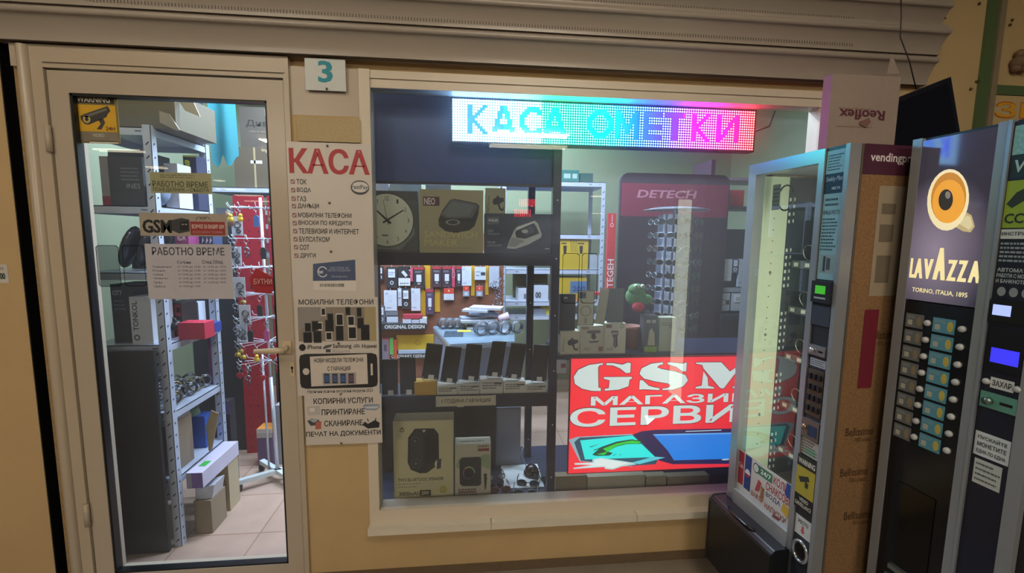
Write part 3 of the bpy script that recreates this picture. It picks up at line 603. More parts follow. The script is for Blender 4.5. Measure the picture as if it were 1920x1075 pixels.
# ------------------------------------------------------------------ posters on the pier
PAP = M('#cdc6bd', .35, noise=.02, scale=8)
def sheet(name, label, cat, px, y, paper, art, pins=(), th=.0012):
    p = Y(y); r = p.r(*px); b = MB(); b.box(r[0], r[1], y, y+th, r[2], r[3], paper)
    art(b, p, y-.0004); o_ = solo(b, name, label, cat)
    for k, (x_, y_) in enumerate(pins):
        x, z = p.p(x_, y_); pm = MB(); pm.lathe([(.0005, -.0045), (.0045, -.003), (.0045, -.001), (.002, 0), (.0015, .003)], (0, 0, 0), metal('#8a8478', .25), 10)
        q = pm.build('push_pin', o_); q.rotation_euler.x = math.pi/2*-1; q.location = Vector((x, y, z))-Vector(o_.location); q.rotation_euler.x = -math.pi/2
    return o_
INK = P('#26272a'); REDC = P('#b8333b')
o5 = lambda q: (520+q[0]/2.69, 90+q[1]/2.69); o6 = lambda q: (520+q[0]/2.757, 470+q[1]/2.757)
def row(b, p, s, px, y, mat, bold=.0): b.text(s, p.r(*px), y, mat, bold)
def art_kasa(b, p, y):
    row(b, p, 'КАСА', (542, 279, 693, 327), y, M('#b23a40', .5, noise=.03), .035)
    for s, x1, yc in (('ТОК', 575, 341), ('ВОДА', 583, 357), ('ГАЗ', 574, 373), ('ДАНЪЦИ', 598, 387), ('МОБИЛНИ ТЕЛЕФОНИ', 659, 404), ('ВНОСКИ ПО КРЕДИТИ', 659, 419), ('ТЕЛЕВИЗИЯ И ИНТЕРНЕТ', 673, 434), ('БУЛСАТКОМ', 618, 449), ('СОТ', 580, 464), ('ДРУГИ', 592, 480)):
        x0 = 556+(yc-341)*.05; row(b, p, s, (x0, yc-5, x1, yc+5), y, INK, .018)
        r = p.r(x0-11, yc-4.5, x0-3, yc+4); b.flat(r, y, P('#9a7474')); b.poly([(r[0]+.002, (r[2]+r[3])/2), (r[0]+.005, r[2]+.003), (r[1]+.001, r[3]), (r[0]+.005, r[2]+.007)], y-.0003, P('#e6dfd8'))
    x, z = p.p(675, 352); b.disc(x, z, .034, .027, y, P('#4a4d52')); b.disc(x, z+.002, .031, .020, y-.0003, P('#d3cfc8')); row(b, p, 'FastPay', (659, 347, 690, 357), y-.0006, P('#3a4a60'), .01)
    pp(b, p, [(587, 494), (666, 487), (668, 546), (588, 543)], y, P('#d9d3cb')); pp(b, p, [(587, 495), (666, 487), (667, 526), (587, 527)], y-.0003, P('#4a5878'))
    x, z = p.p(605, 510); b.ring(x, z, .019, .021, .2, y-.0006, P('#ccd2dc'), 20, .5, 5.8); row(b, p, 'Fast', (596, 506, 606, 513), y-.0008, P('#e4e4ea'), .02)
    for k, (u, v) in enumerate(((503, 47), (508, 56), (519, 40))): row(b, p, ('СИСТЕМА ЗА', 'БЪРЗИ ПЛАЩАНИЯ', 'fastpay')[k], (640-v*.45, u-2.5, 640+v*.3, u+2), y-.0006, P('#aab3c6'))
    r = p.r(600, 532, 646, 538); 
    for k in range(24): b.flat((r[0]+(r[1]-r[0])*k/24, r[0]+(r[1]-r[0])*(k+.3+.4*random.random())/24, r[2], r[3]), y-.0003, INK)
sheet('poster', 'white poster with the big red word КАСА between door and window', 'poster', (543, 268, 699, 558), -.0160, PAP, art_kasa, ((614, 274), (618, 381), (621, 472)))
def art_mob(b, p, y):
    row(b, p, 'МОБИЛНИ ТЕЛЕФОНИ', (560, 561, 700, 572), y, INK, .016)
    b.flat(p.r(559, 576, 705, 640), y, P('#8d8274')); pp(b, p, [(559, 576), (612, 576), (600, 600), (559, 620)], y-.0002, P('#8f8b86')); b.flat(p.r(684, 576, 705, 640), y-.0002, P('#a59873'))
    for (a, c, w_, h_, lt) in ((602, 577, 9, 16, 1), (648, 576, 9, 15, 0), (669, 577, 9, 17, 0), (585, 602, 13, 20, 0), (592, 604, 13, 16, 1), (614, 588, 11, 22, 0), (630, 588, 14, 24, 1), (652, 592, 13, 20, 1), (670, 596, 12, 20, 0), (572, 606, 11, 16, 0), (610, 600, 16, 22, 0), (569, 623, 16, 20, 0), (588, 621, 15, 22, 0), (611, 622, 12, 17, 1), (630, 611, 14, 28, 0), (653, 612, 16, 25, 1), (677, 609, 16, 29, 0)):
        b.flat(p.r(a, c, a+w_, c+h_), y-.0004-.00001*a*.1, P('#cfc9c0' if lt else '#33353a')); q = p.r(a+1.3, c+2, a+w_-1.3, c+h_-2.5); b.flat(q, y-.0006-.00001*a*.1, P('#1e2127'))
    x, z = p.p(567, 652); b.disc(x, z, .0125, .0135, y, INK); b.poly([(x+.002, z+.009), (x+.006, z+.015), (x+.001, z+.012)], y, INK); row(b, p, 'iPhone', (576, 647, 603, 655), y, INK, .02)
    pp(b, p, [(605, 653), (610, 648), (623, 646), (620, 651), (607, 655)], y, P('#55585c')); row(b, p, 'Samsung', (624, 645, 659, 655), y, INK, .02)
    for k in range(5): x, z = p.p(669, 652); a = .3+k*.63; b.poly([(x, z), (x+.012*math.cos(a-.15), z+.013*math.sin(a-.15)), (x+.014*math.cos(a), z+.015*math.sin(a)), (x+.012*math.cos(a+.15), z+.013*math.sin(a+.15))], y, INK)
    row(b, p, 'Huawei', (679, 645, 706, 653), y, INK, .02); b.flat(p.r(611, 655, 620, 661), y, P('#4d4e50')); row(b, p, 'Xiaomi', (622, 655, 656, 662), y, P('#8f8b87'))
    r = p.r(562, 663, 708, 728); c_ = .022; b.poly([(r[0]+c_, r[2]), (r[1]-c_, r[2]), (r[1]-.004, r[2]+.006), (r[1], r[2]+c_), (r[1], r[3]-c_), (r[1]-.004, r[3]-.006), (r[1]-c_, r[3]), (r[0]+c_, r[3]), (r[0]+.004, r[3]-.006), (r[0], r[3]-c_), (r[0], r[2]+c_), (r[0]+.004, r[2]+.006)], y-.0002, P('#2b2a2c'))
    pp(b, p, [(581, 669), (688, 664), (690, 720), (584, 725)], y-.0004, P('#cfc6bb')); x, z = p.p(574, 697); b.disc(x, z, .0125, .0135, y-.0004, P('#cfc6bb')); b.flat(p.r(695, 682, 699, 704), y-.0004, P('#cfc6bb'))
    row(b, p, 'НОВИ МОДЕЛИ ТЕЛЕФОНИ', (589, 671, 681, 681), y-.0006, INK, .02); row(b, p, 'С ГАРАНЦИЯ', (614, 687, 657, 697), y-.0006, INK, .02)
    b.flat(p.r(605, 699, 668, 721), y-.0005, P('#9f9a96'))
    for k, h in enumerate(('#3f5f91', '#4a5f88', '#45629a', '#6b5266')): q = p.r(608+k*15.2, 701, 618+k*15.2, 719); b.flat(q, y-.0007, P('#2b2c33')); b.flat((q[0]+.002, q[1]-.002, q[2]+.005, q[3]-.005), y-.0009, P(h))
    row(b, p, 'Налични всички актуални модели 2023', (577, 730, 699, 738), y, INK, .008)
sheet('poster', 'white poster with photographs of mobile phones, under the red КАСА poster', 'poster', (555, 557.5, 710, 741), -.0162, PAP, art_mob, ((635, 644), (639, 739)))
def art_kop(b, p, y):
    for s, q in (('КОПИРНИ УСЛУГИ', (588, 746, 699, 757)), ('ПРИНТИРАНЕ', (603, 767, 684, 778)), ('СКАНИРАНЕ', (608, 788, 680, 799)), ('ПЕЧАТ НА ДОКУМЕНТИ', (574, 808, 714, 819))): row(b, p, s, q, y, INK, .02)
    pp(b, p, [(575, 763), (600, 761), (601, 778), (577, 779)], y, P('#bdb8b2')); pp(b, p, [(580, 766), (590, 765), (590, 772), (581, 773)], y-.0002, P('#d5d0ca'))
    pp(b, p, [(680, 762), (684, 758), (711, 758), (713, 764), (705, 770), (686, 769)], y, P('#8f9aa8')); pp(b, p, [(683, 763), (712, 762), (705, 766), (686, 766)], y-.0002, P('#c6ccd2'))
    pp(b, p, [(576, 790), (585, 785), (599, 788), (597, 797), (583, 799)], y, P('#4c4f55')); pp(b, p, [(580, 788), (588, 785), (597, 789), (588, 793)], y-.0002, P('#a5a8ad')); pp(b, p, [(592, 792), (603, 790), (602, 805), (591, 805)], y-.0002, P('#b9685c'))
    pp(b, p, [(679, 797), (684, 791), (690, 795), (703, 788), (712, 793), (711, 802), (690, 804)], y, P('#2e2f31')); pp(b, p, [(690, 791), (688, 785), (689.5, 785), (692, 791)], y, P('#2e2f31')); pp(b, p, [(703, 788), (704, 784), (705.5, 784), (705, 789)], y, P('#2e2f31'))
sheet('poster', 'white copy and print services poster, lowest on the pier', 'poster', (572, 740, 716, 833), -.0164, PAP, art_kop, ((640, 834-3),))
sheet('number_card', 'pale card with the turquoise number 3 above the posters', 'card', (572, 110, 648, 170), -.016, M('#c9cfcb', .4, noise=.02), lambda b, p, y: b.text('3', p.r(596, 114, 624, 155), y, P('#1f8fa0'), .035), ((613, 167),))
sheet('number_card', 'blank beige card pinned between the number card and the red КАСА poster', 'card', (557, 222, 676, 266), -.0158, M('#b8a67f', .8, noise=.12, scale=160), lambda b, p, y: None)
sheet('door_label', 'small cut off paper label on the neighbouring rail at the left edge', 'label', (-20, 496, 15, 531), -.0016, PAP, lambda b, p, y: (row(b, p, 'КА', (0, 501, 7, 506), y, INK), row(b, p, '00', (0, 512, 10, 524), y, P('#24452f'), .04)))
# ------------------------------------------------------------------ stickers on the door pane
DY = .0195
STM = M('#d9ab33', .3, .1, noise=.08, scale=14)
def art_warn(b, p, y):
    b.flat(p.r(139, 176, 213, 194), y, P('#22211d')); row(b, p, 'WARNING', (144, 181, 206, 192), y-.0003, P('#d8d2b8'), .02)
    b.flat(p.r(140, 197, 218, 247), y, STM); b.flat(p.r(146, 248, 222, 266), y, M('#8d8676', .3, .3, noise=.12, scale=18)); row(b, p, 'VIDEO', (174, 251, 196, 257), y-.0003, P('#d8d4c8'))
    o = lambda q: (130+q[0]/4.3, 170+q[1]/4.3)
    pp(b, p, [o(q) for q in ((90, 205), (120, 190), (310, 125), (333, 165), (310, 190), (300, 215), (160, 275), (125, 270), (95, 235))], y-.0003, P('#3b3a36')); pp(b, p, [o(q) for q in ((110, 205), (300, 140), (305, 160), (140, 220))], y-.0005, P('#6d6a60'))
    x, z = p.p(*o((142, 232))); b.disc(x, z, .012, .013, y-.0005, P('#c0aa62')); b.disc(x, z, .006, .0065, y-.0008, P('#2a2924'))
    pp(b, p, [o(q) for q in ((235, 235), (275, 225), (290, 260), (260, 315), (222, 312), (255, 270))], y-.0003, P('#3f3e39')); row(b, p, '24H', (199, 238, 216, 245), y-.0004, P('#5a2f1a'), .02)
    b.flat(p.r(168, 265, 222, 269), y, P('#ded6bc')); b.flat(p.r(142, 174, 210, 177), y, P('#d8cfb0'))
sheet('warning_sticker', 'yellow and black surveillance warning sticker at the top left of the door', 'sticker', (137, 174, 222, 269), DY, M('#8a7b4c', .3, .3, noise=.1), art_warn, th=.001)
sheet('hours_plate', 'narrow greenish opening hours strip in the upper part of the door', 'sign', (282, 324, 397, 363), DY, M('#9a9a74', .35, noise=.05), lambda b, p, y: (b.lines(p.r(300, 327, 380, 335), y, P('#6f705a'), 2), row(b, p, 'РАБОТНО ВРЕМЕ', (286, 340, 390, 351), y, P('#45483c'), .015), row(b, p, 'ПОНЕДЕЛНИК – СЪБОТА', (287, 352.5, 392, 361), y, P('#45483c'), .015)), th=.001)
def art_gsm(b, p, y):
    row(b, p, 'GSM', (267, 412, 322, 437), y, P('#1d1d1e'), .045)
    pp(b, p, [(321, 413), (340, 409), (355, 412), (356, 434), (336, 438), (322, 432)], y, P('#3a3a3c')); pp(b, p, [(337, 416), (353, 414), (354, 431), (338, 433)], y-.0003, P('#1b1c1f')); b.flat(p.r(341, 420, 345, 422), y-.0005, P('#9a9488')); b.flat(p.r(347, 420, 351, 422), y-.0005, P('#9a9488'))
    b.flat(p.r(357, 416, 422, 441), y, P('#93302f')); row(b, p, 'ВСИЧКО ЗА ВАШИЯ GSM', (360, 421, 420, 429), y-.0003, P('#d9c9be'), .02); row(b, p, 'АКСЕСОАРИ И ТЕХНИКА', (361, 433, 418, 438), y-.0003, P('#c79a92'))
    for k in range(3): x, z = p.p(374+k*7, 412); b.ring(x, z, .012, .01, .2, y, P('#3a3533'), 12, 0, 3.3)
sheet('shop_sticker', 'wide pale GSM sticker with a red panel across the middle of the door', 'sticker', (262, 400, 426, 443), DY, M('#a59b8c', .3, noise=.05), art_gsm, th=.001)
def art_hours(b, p, y):
    row(b, p, 'РАБОТНО ВРЕМЕ', (285, 464, 421, 479), y, P('#42434d'), .012); row(b, p, 'Сутрин', (332, 489, 358, 496), y, P('#42434d'), .01); row(b, p, 'След Обед', (379, 488, 418, 496), y, P('#42434d'), .01)
    for k, d_ in enumerate(('Понеделник', 'Вторник', 'Сряда', 'Четвъртък', 'Петък', 'Събота')):
        yy = 501+k*7.3; row(b, p, d_, (286+k*.6, yy-2.5, (322, 310, 306, 316, 305, 310)[k], yy+2), y, P('#55565e')); row(b, p, 'от 10:00 до 13:00', (333+k*.6, yy-2.5, 376, yy+2), y, P('#55565e'))
        if k < 5: row(b, p, 'от 16:00 до 18:00', (381+k*.4, yy-2.5, 424, yy+2), y, P('#55565e'))
sheet('hours_sheet', 'white opening hours sheet with a table of weekdays on the door', 'sign', (275, 458, 436, 561), DY+.0003, M('#b9b6bd', .4, noise=.02), art_hours, th=.001)
p = Y(DY); b = MB(); PT = [p.p(*q) for q in ((480, 503), (520, 524), (509, 551), (478, 549), (467, 526))]
b.prism(PT, DY, DY+.001, P('#a32a33')); b.prism([p.p(*q) for q in ((477, 523), (514, 520), (512, 538), (477, 536))], DY-.0004, DY, P('#8d1f2a')); b.text('БУТНИ', p.r(476, 523, 510, 533), DY-.0008, P('#d9a9a4'), .012)
solo(b, 'push_sticker', 'red five sided push sticker on the right side of the door', 'sticker')
def screen_film(lab, px, y, tint):
    p = Y(y); r = p.r(*px); b = MB(); m_ = M('#101316', .15, alpha=.9); c = .008
    def rr(k): return [(r[0]+c+k, r[2]+k), (r[1]-c-k, r[2]+k), (r[1]-k, r[2]+c+k), (r[1]-k, r[3]-c-k), (r[1]-c-k, r[3]-k), (r[0]+c+k, r[3]-k), (r[0]+k, r[3]-c-k), (r[0]+k, r[2]+c+k)]
    A_, B_ = rr(0), rr(.0022); b.add([(x, y, z) for x, z in A_]+[(x, y, z) for x, z in B_], [(i, (i+1) % 8, 8+(i+1) % 8, 8+i) for i in range(8)], m_)
    if tint: b.poly(B_, y, M('#1d2a2c', .1, alpha=tint))
    q = b.build('screen_protector'); me = q.data; cc = Vector(((r[0]+r[1])/2, y, r[2])); me.transform(Matrix.Translation(-cc)); q.location = cc
    props(q, lab, 'screen protector', 'phone screen films stuck on the glass')
screen_film('dark tinted phone screen film stuck low left on the door glass', (182, 460, 225, 538), .0185, .55); screen_film('clear phone screen film beside the dark one on the door glass', (231, 460, 272, 537), .0185, .12)
screen_film('clear phone screen film stuck leftmost on the window glass', (1054, 475, 1086, 569), .0112, .08); screen_film('clear phone screen film stuck rightmost on the window glass', (1090, 475, 1120, 569), .0112, .05)

# ------------------------------------------------------------------ vending machines
ANG = math.radians(-90-4.2+8.4) if False else math.atan2(-math.cos(math.radians(-4.2)), -math.sin(math.radians(-4.2)))
O1 = (1.066, -.579, 0); F1 = Pl(O1, ANG)
ALU = M('#a3abb3', .32, .6, noise=.03, scale=6); ALUD = M('#959a9e', .4, .35, noise=.04, scale=5); PNL = M('#2b3038', .4)
m1 = thing('snack_vending_machine', 'tall glass fronted snack vending machine in front of the window', 'vending machine', O1, ANG)
TOP = 1.695; WID = .406; DEP = .62
gr = F1.r(1418, 320, 1527, 640); GX0, GX1 = -.368, -.102; GZ1 = 1.655; GZ0 = .455
b = MB()
BRL = M('#836340', .85, noise=.28, scale=170, bump=.3)
for a in ((-.002-.016, 0, .04, DEP, .12, TOP), (-WID, -WID+.016, .04, DEP, .12, TOP)): b.box(*a, M('#5b5248', .6))
b.box(-WID+.016, -.018, DEP-.02, DEP, .12, TOP, M('#20242a', .5)); b.box(-WID, -.002, .04, DEP, TOP-.03, TOP, M('#8a8f96', .4)); b.box(-WID, -.002, .04, DEP, .0, .13, M('#1c1f22', .6))
body = b.build('cabinet', m1, .003)
# burlap printed side wrap with the header
b = MB(); y0, y1 = .046, DEP-.004; zt = 1.61
XW = .0008
b.add([(XW, y0, .30), (XW, y1, .30), (XW, y1, zt), (XW, y0, zt)], [(0, 1, 2, 3)], BRL)
b.add([(XW, y0, zt), (XW, y1, zt), (XW, y1, TOP), (XW, y0, TOP)], [(0, 1, 2, 3)], M('#4a2436', .45))
b.add([(XW, y0, .12), (XW, y1, .12), (XW, y1, .30), (XW, y0, .30)], [(0, 1, 2, 3)], M('#1d2a20', .6))
def side_text(s, ya, yb, za, zb, mat, bold=0.):
    vs, fs = glyphs(s, bold); b.add([(.0016, ya+(yb-ya)*q[0], za+(zb-za)*q[1]) for q in vs], fs, mat)
side_text('vendingprofi', .068, .24, 1.64, 1.672, P('#d9cfd0'), .02)
for ya, z in ((.075, .83), (.1, .555), (.12, 1.13), (.05+.02, .7)): side_text('Bellissimo', ya, ya+.1, z, z+.026, P('#46311e'), .01); side_text('100% arabica', ya+.035, ya+.095, z-.02, z-.006, P('#5a4228'))
b.add([(.0018, .1, .98), (.0018, .15, .98), (.0018, .15, 1.22), (.0018, .1, 1.22)], [(0, 1, 2, 3)], P('#6d1f2e'))
b.add([(.0018, .108, 1.26), (.0018, .2, 1.26), (.0018, .2, 1.58), (.0018, .108, 1.58)], [(0, 1, 2, 3)], P('#978a76'))
for za, zb in ((1.5, 1.53), (1.42, 1.47), (1.3, 1.38)): b.add([(.0026, .122, za), (.0026, .17, za), (.0026, .17, zb), (.0026, .122, zb)], [(0, 1, 2, 3)], P('#6d6354'))
b.build('side_wrap', body)
# door: aluminium frame with pane, control column
b = MB()
b.box(-WID, GX0, 0, .04, .40, TOP, ALU); b.box(GX0, GX1, 0, .04, GZ1, TOP, ALU); b.box(GX0, GX1, -.004, .04, .40, GZ0, M('#aeb3b5', .35, .5))
b.box(GX1, -.082, 0, .04, .12, TOP, ALU); b.box(-.014, 0, 0, .04, .12, TOP, ALUD); b.box(-.082, -.014, .006, .04, .12, TOP, PNL)
b.box(-WID, -.082, .0, .04, .12, .40, M('#15171b', .35))
dr = b.build('door', m1, .003)
G1M = glass('machine_glass', (.97, .98, .97), 2.0, .01)
b = MB(); b.flat((GX0, GX1, GZ0, GZ1), .012, G1M); b.build('pane', dr)
# lower poster behind the pane edge
def msheet(mm, FF, name, px, y, paper, art, parent):
    r = FF.r(*px); b = MB(); b.box(r[0], r[1], y, y+.0015, r[2], r[3], paper); art(b, FF, y-.0004); return b.build(name, parent)
pts = [F1.p(*q) for q in ((1384, 838), (1500, 948), (1496, 1012), (1378, 915))]
def quad_in(A_, B_, C_, D_, u, v):
    a = (A_[0]+(B_[0]-A_[0])*u, A_[1]+(B_[1]-A_[1])*u); d = (D_[0]+(C_[0]-D_[0])*u, D_[1]+(C_[1]-D_[1])*u)
    return a[0]+(d[0]-a[0])*v, a[1]+(d[1]-a[1])*v
b = MB(); px0, px1 = GX0+.001, GX1-.001; pz0, pz1 = GZ0+.001, .615
yb = .0105; WP = M('#c9c9c4', .35, noise=.02)
b.flat((px0, px1, pz0, pz1), yb, WP)
U = lambda u, v: (px0+(px1-px0)*u, pz0+(pz1-pz0)*v)
def ub(u0, u1, v0, v1, h, k=1): a = U(u0, v0); c = U(u1, v1); b.flat((a[0], c[0], a[1], c[1]), yb-.0004*k, P(h)); return (a[0], c[0], a[1], c[1])
ub(.01, .12, .16, .98, '#9c2438'); r = ub(.015, .115, .55, .72, '#a82a3e', 2); b.text('Cola', (r[0]+.002, r[1]-.002, r[2]+.004, r[3]-.004), yb-.0011, P('#e3d5d3'), .02)
ub(.14, .27, .14, .98, '#27407a'); x, z = U(.205, .55); b.disc(x, z, .013, .016, yb-.0008, P('#d9d9dc'), 20, 0, math.pi); b.disc(x, z, .013, .016, yb-.0008, P('#a83040'), 20, math.pi, 2*math.pi); b.flat((x-.014, x+.014, z-.003, z+.003), yb-.0011, P('#e4e4e6'))
x, z = U(.36, .82); b.disc(x, z, .016, .019, yb-.0004, P('#2d4a44'), 20); b.disc(x, z, .0125, .015, yb-.0007, P('#cfd3cc'), 20); b.poly([(x-.001, z), (x+.001, z), (x+.007, z+.01)], yb-.001, P('#23302d'))
r = ub(.38, .66, .72, .93, '#3d7a5c'); b.text('24/7', (r[0]+.018, r[1]-.006, r[2]+.008, r[3]-.008), yb-.0008, P('#e3e6df'), .02)
for s, u0, u1, v0, v1, h in (('КОЛИ', .68, .92, .74, .93, '#b0323c'), ('СНАКСОВЕ', .56, .99, .5, .69, '#a8323a'), ('ВОДА', .57, .82, .33, .46, '#33507a'), ('ВАФЛИ', .3, .53, .1, .24, '#8d3a35'), ('НАПИТКИ', .56, .93, .06, .2, '#8d3a35')):
    a = U(u0, v0); c = U(u1, v1); b.text(s, (a[0], c[0], a[1], c[1]), yb-.0005, P(h), .015)
for q, h in (((( .36, .28), (.44, .32), (.48, .56), (.42, .6)), '#b04a4c'), (((.47, .2), (.53, .22), (.54, .48), (.48, .5)), '#9a6a48'), (((.88, .7), (.98, .66), (.99, .97), (.9, .99)), '#2f4c92'), (((.84, .3), (.95, .22), (.98, .44), (.87, .5)), '#c9a63c'), (((.7, .0), (.82, .02), (.84, .1), (.72, .08)), '#7a4030')): b.poly([U(*k) for k in q], yb-.0009, P(h))
b.build('window_sticker', dr)
# bottom flap bin
b = MB(); prof = [(.0, .40), (-.05, .40), (-.066, .385), (-.07, .13), (0, .13)]
xa, xb = -WID-.012, -.088; n = 5; blk = M('#1a1c20', .3)
b.add([(xa, y, z) for y, z in prof]+[(xb, y, z) for y, z in prof], [(k, (k+1) % n, n+(k+1) % n, n+k) for k in range(n)]+[tuple(range(n)), tuple(range(2*n-1, n-1, -1))], blk)
bin_ = b.build('delivery_bin', m1, .004)
b = MB(); b.tube([(-.33, -.045, .401), (-.30, -.06, .404), (-.22, -.06, .404), (-.19, -.045, .401)], .006, M('#0f1113', .25), 8); b.build('flap_grip', bin_)
# inside: lit white side wall, tube, trays with spirals and snacks
b = MB(); lw = M('#c9d6c0', .6, noise=.02)
b.box(-.387, -.383, .042, .155, .45, 1.655, lw); b.box(-.387, -.384, .155, .42, .45, 1.655, M('#39414e', .5)); 
for k in range(24):
    z = .62+k*.042; b.add([(-.3825, .10+.0025*math.cos(a), z+.0025*math.sin(a)) for a in [i*math.pi/3 for i in range(6)]], [tuple(range(6))], DARK)
for z in (.74, 1.06, 1.3): b.add([(-.3825, .10+.006*math.cos(a), z+.006*math.sin(a)) for a in [i*math.pi/4 for i in range(8)]], [tuple(range(8))], P('#6a7468'))
for z in [.52+.027*k for k in range(40) if k % 9 < 6]: b.box(-.3838, -.381, .160, .166, z-.006, z+.006, P('#d6dcd6')); b.box(-.3838, -.381, .178, .183, z-.004, z+.008, P('#c3cac6'))
b.build('lit_side_wall', m1)
b = MB(); b.box(-.092, -.086, .045, .115, .5, 1.63, M('#f2f7dc', emit=8, noise=0)); b.build('light_tube', m1)
b = MB(); b.box(-.383, -.1, .42, .425, .45, 1.655, M('#2c3340', .5)); b.build('inner_back', m1)
DRK = M('#363d49', .45)
for ti, z in enumerate((.62, .80, .99, 1.17, 1.34)):
    t_ = MB(); t_.box(-.36, -.105, .175, .41, z-.008, z, DRK); t_.box(-.36, -.105, .17, .175, z-.02, z+.006, M('#4c5560', .4))
    for k in range(5): t_.flat((-.35+k*.05, -.33+k*.05, z-.014, z), .1695, P('#d3d8d2'))
    tr = t_.build('product_tray', m1)
    for k in range(3):
        s_ = MB(); x = -.31+k*.08; s_.tube([(x+.03*math.cos(a), .18+.2*a/(2*math.pi*6), z+.036+.03*math.sin(a)) for a in [i*2*math.pi*6/72 for i in range(73)]], .0018, M('#b9c0bb', .25, .8), 5); s_.build('spiral', tr)
pm = [('#b08a4a', 1, 2), ('#a6a44a', 0, 1), ('#7d4a38', 0, 2), ('#c4b27a', 2, 2), ('#5d7a4a', 2, 1), ('#8a7a3c', 3, 2)]
for h, ti, k in pm:
    z = (.62, .80, .99, 1.17, 1.34)[ti]; x = -.31+k*.08; b = MB()
    b.add([(x-.022, .20, z+.002), (x+.022, .20, z+.002), (x+.026, .19, z+.05), (x+.022, .20, z+.10), (x-.022, .20, z+.10), (x-.026, .19, z+.05), (x-.022, .22, z+.002), (x+.022, .22, z+.002), (x+.026, .23, z+.05), (x+.022, .22, z+.10), (x-.022, .22, z+.10), (x-.026, .23, z+.05)],
          [(0, 1, 2, 5), (5, 2, 3, 4), (7, 6, 11, 8), (8, 11, 10, 9), (1, 7, 8, 2), (2, 8, 9, 3), (6, 0, 5, 11), (11, 5, 4, 10), (3, 9, 10, 4), (0, 6, 7, 1)], P(h))
    o_ = b.build('snack_bag'); o_.data.transform(Matrix.Translation((-x, -.21, -z))); o_.matrix_world = Matrix.Translation(O1) @ Matrix.Rotation(ANG, 4, 'Z') @ Matrix.Translation((x, .21, z))
    props(o_, {'#b08a4a': 'tan snack bag on the second lowest tray of the snack machine', '#a6a44a': 'olive snack bag on the lowest tray of the snack machine', '#7d4a38': 'brown snack bag on the lowest tray of the snack machine', '#c4b27a': 'pale yellow snack bag on the middle tray of the snack machine', '#5d7a4a': 'green snack bag on the middle tray of the snack machine', '#8a7a3c': 'mustard snack bag on the second highest tray of the snack machine'}[h], 'snack', 'snack bags in the vending machine')
# inner notice and looped cable behind the pane
b = MB(); r = (-.352, -.315, 1.53, 1.62); b.flat(r, .06, P('#c3ccb8')); b.lines((r[0]+.004, r[1]-.004, r[2]+.01, r[3]-.01), .0595, P('#5b6258'), 5); b.build('inner_notice', m1)
b = MB(); b.torus((-.30, .07, 1.57), .035, .003, BLACK, (0, 1, 0), 22, 6, 1.25); b.build('cable_loop', m1)
# control column
cx0, cx1 = -.079, -.017
CYA = M('#8fb9c2', .4, noise=.03)
b = MB(); yk = .0055
b.flat((cx0, cx1, 1.305, 1.685), yk, CYA); b.flat((cx0, cx1, 1.56, 1.618), yk-.0004, P('#1f3242')); b.text('Snakky Max', (cx0+.004, cx1-.003, 1.592, 1.61), yk-.0008, P('#c9d7dc'), .0, .15); b.text('NECTA', (cx0+.026, cx1-.008, 1.571, 1.579), yk-.0008, P('#c9d7dc'), .02)
b.lines((cx0+.006, cx1-.004, 1.625, 1.675), yk-.0004, P('#3d5a62'), 6); b.lines((cx0+.008, cx1-.006, 1.52, 1.55), yk-.0004, P('#33484e'), 2); b.text('ВРЪЩА РЕСТО', (cx0+.004, cx1-.003, 1.497, 1.511), yk-.0004, P('#24383e'), .015); b.lines((cx0+.004, cx1-.004, 1.39, 1.49), yk-.0004, P('#35505a'), 10, .45)
b.flat((cx0+.008, cx1-.008, 1.325, 1.38), yk-.0004, P('#8fa0a0')); b.flat((cx0+.018, cx0+.026, 1.33, 1.375), yk-.0008, P('#2f3d42')); b.flat((cx0+.03, cx0+.042, 1.335, 1.37), yk-.0008, P('#44545a'))
b.build('instruction_panel', dr)
b = MB(); b.box(cx0-.002, cx1+.002, -.008, .006, 1.235, 1.30, M('#22262c', .4)); b.flat((cx0+.012, cx1-.014, 1.262, 1.287), -.0084, M('#3fae2a', emit=.55, noise=0)); b.flat((cx0+.01, cx1-.012, 1.247, 1.252), -.0084, P('#a9b0b4')); b.build('display', dr)
b = MB(); b.box(cx0, cx1, .0, .006, 1.165, 1.225, M('#3d4552', .35)); b.build('banknote_slot', dr)
b = MB(); b.box(cx0+.002, cx1-.002, -.004, .006, 1.072, 1.102, metal('#a7adb0')); b.flat((cx0+.038, cx0+.054, 1.083, 1.089), -.0045, BLACK); sl = b.build('coin_slot', dr)
b = MB(); b.tube([(cx0+.018, -.004, 1.087), (cx0+.018, -.012, 1.087)], .008, metal('#c4c9cb', .2), 12); b.build('coin_knob', dr)
b = MB(); b.flat((cx0+.003, cx1-.003, 1.035, 1.06), .0052, P('#aab0b8')); b.lines((cx0+.006, cx1-.006, 1.038, 1.057), .0048, P('#565b66'), 3); b.build('notice_strip', dr)
kp = MB(); kp.box(cx0+.004, cx1-.002, .001, .006, .88, 1.025, metal('#6c6255', .45)); kpo = kp.build('keypad', dr)
for i in range(4):
    for j in range(3):
        b = MB(); x = cx0+.015+j*.017; z = 1.005-i*.034; b.box(x-.0055, x+.0055, -.006, .001, z-.009, z+.009, metal('#41434a', .35)); b.build('key', kpo, .001)
b = MB(); b.box(cx0-.001, cx1, -.002, .006, .805, .865, metal('#8b8079', .35)); b.box(cx0+.024, cx1-.006, -.0026, -.002, .815, .85, M('#2c3850', .3)); b.tube([(cx0+.012, -.002, .838), (cx0+.012, -.008, .838)], .008, metal('#a88f6a', .25), 12); b.build('coin_return', dr)
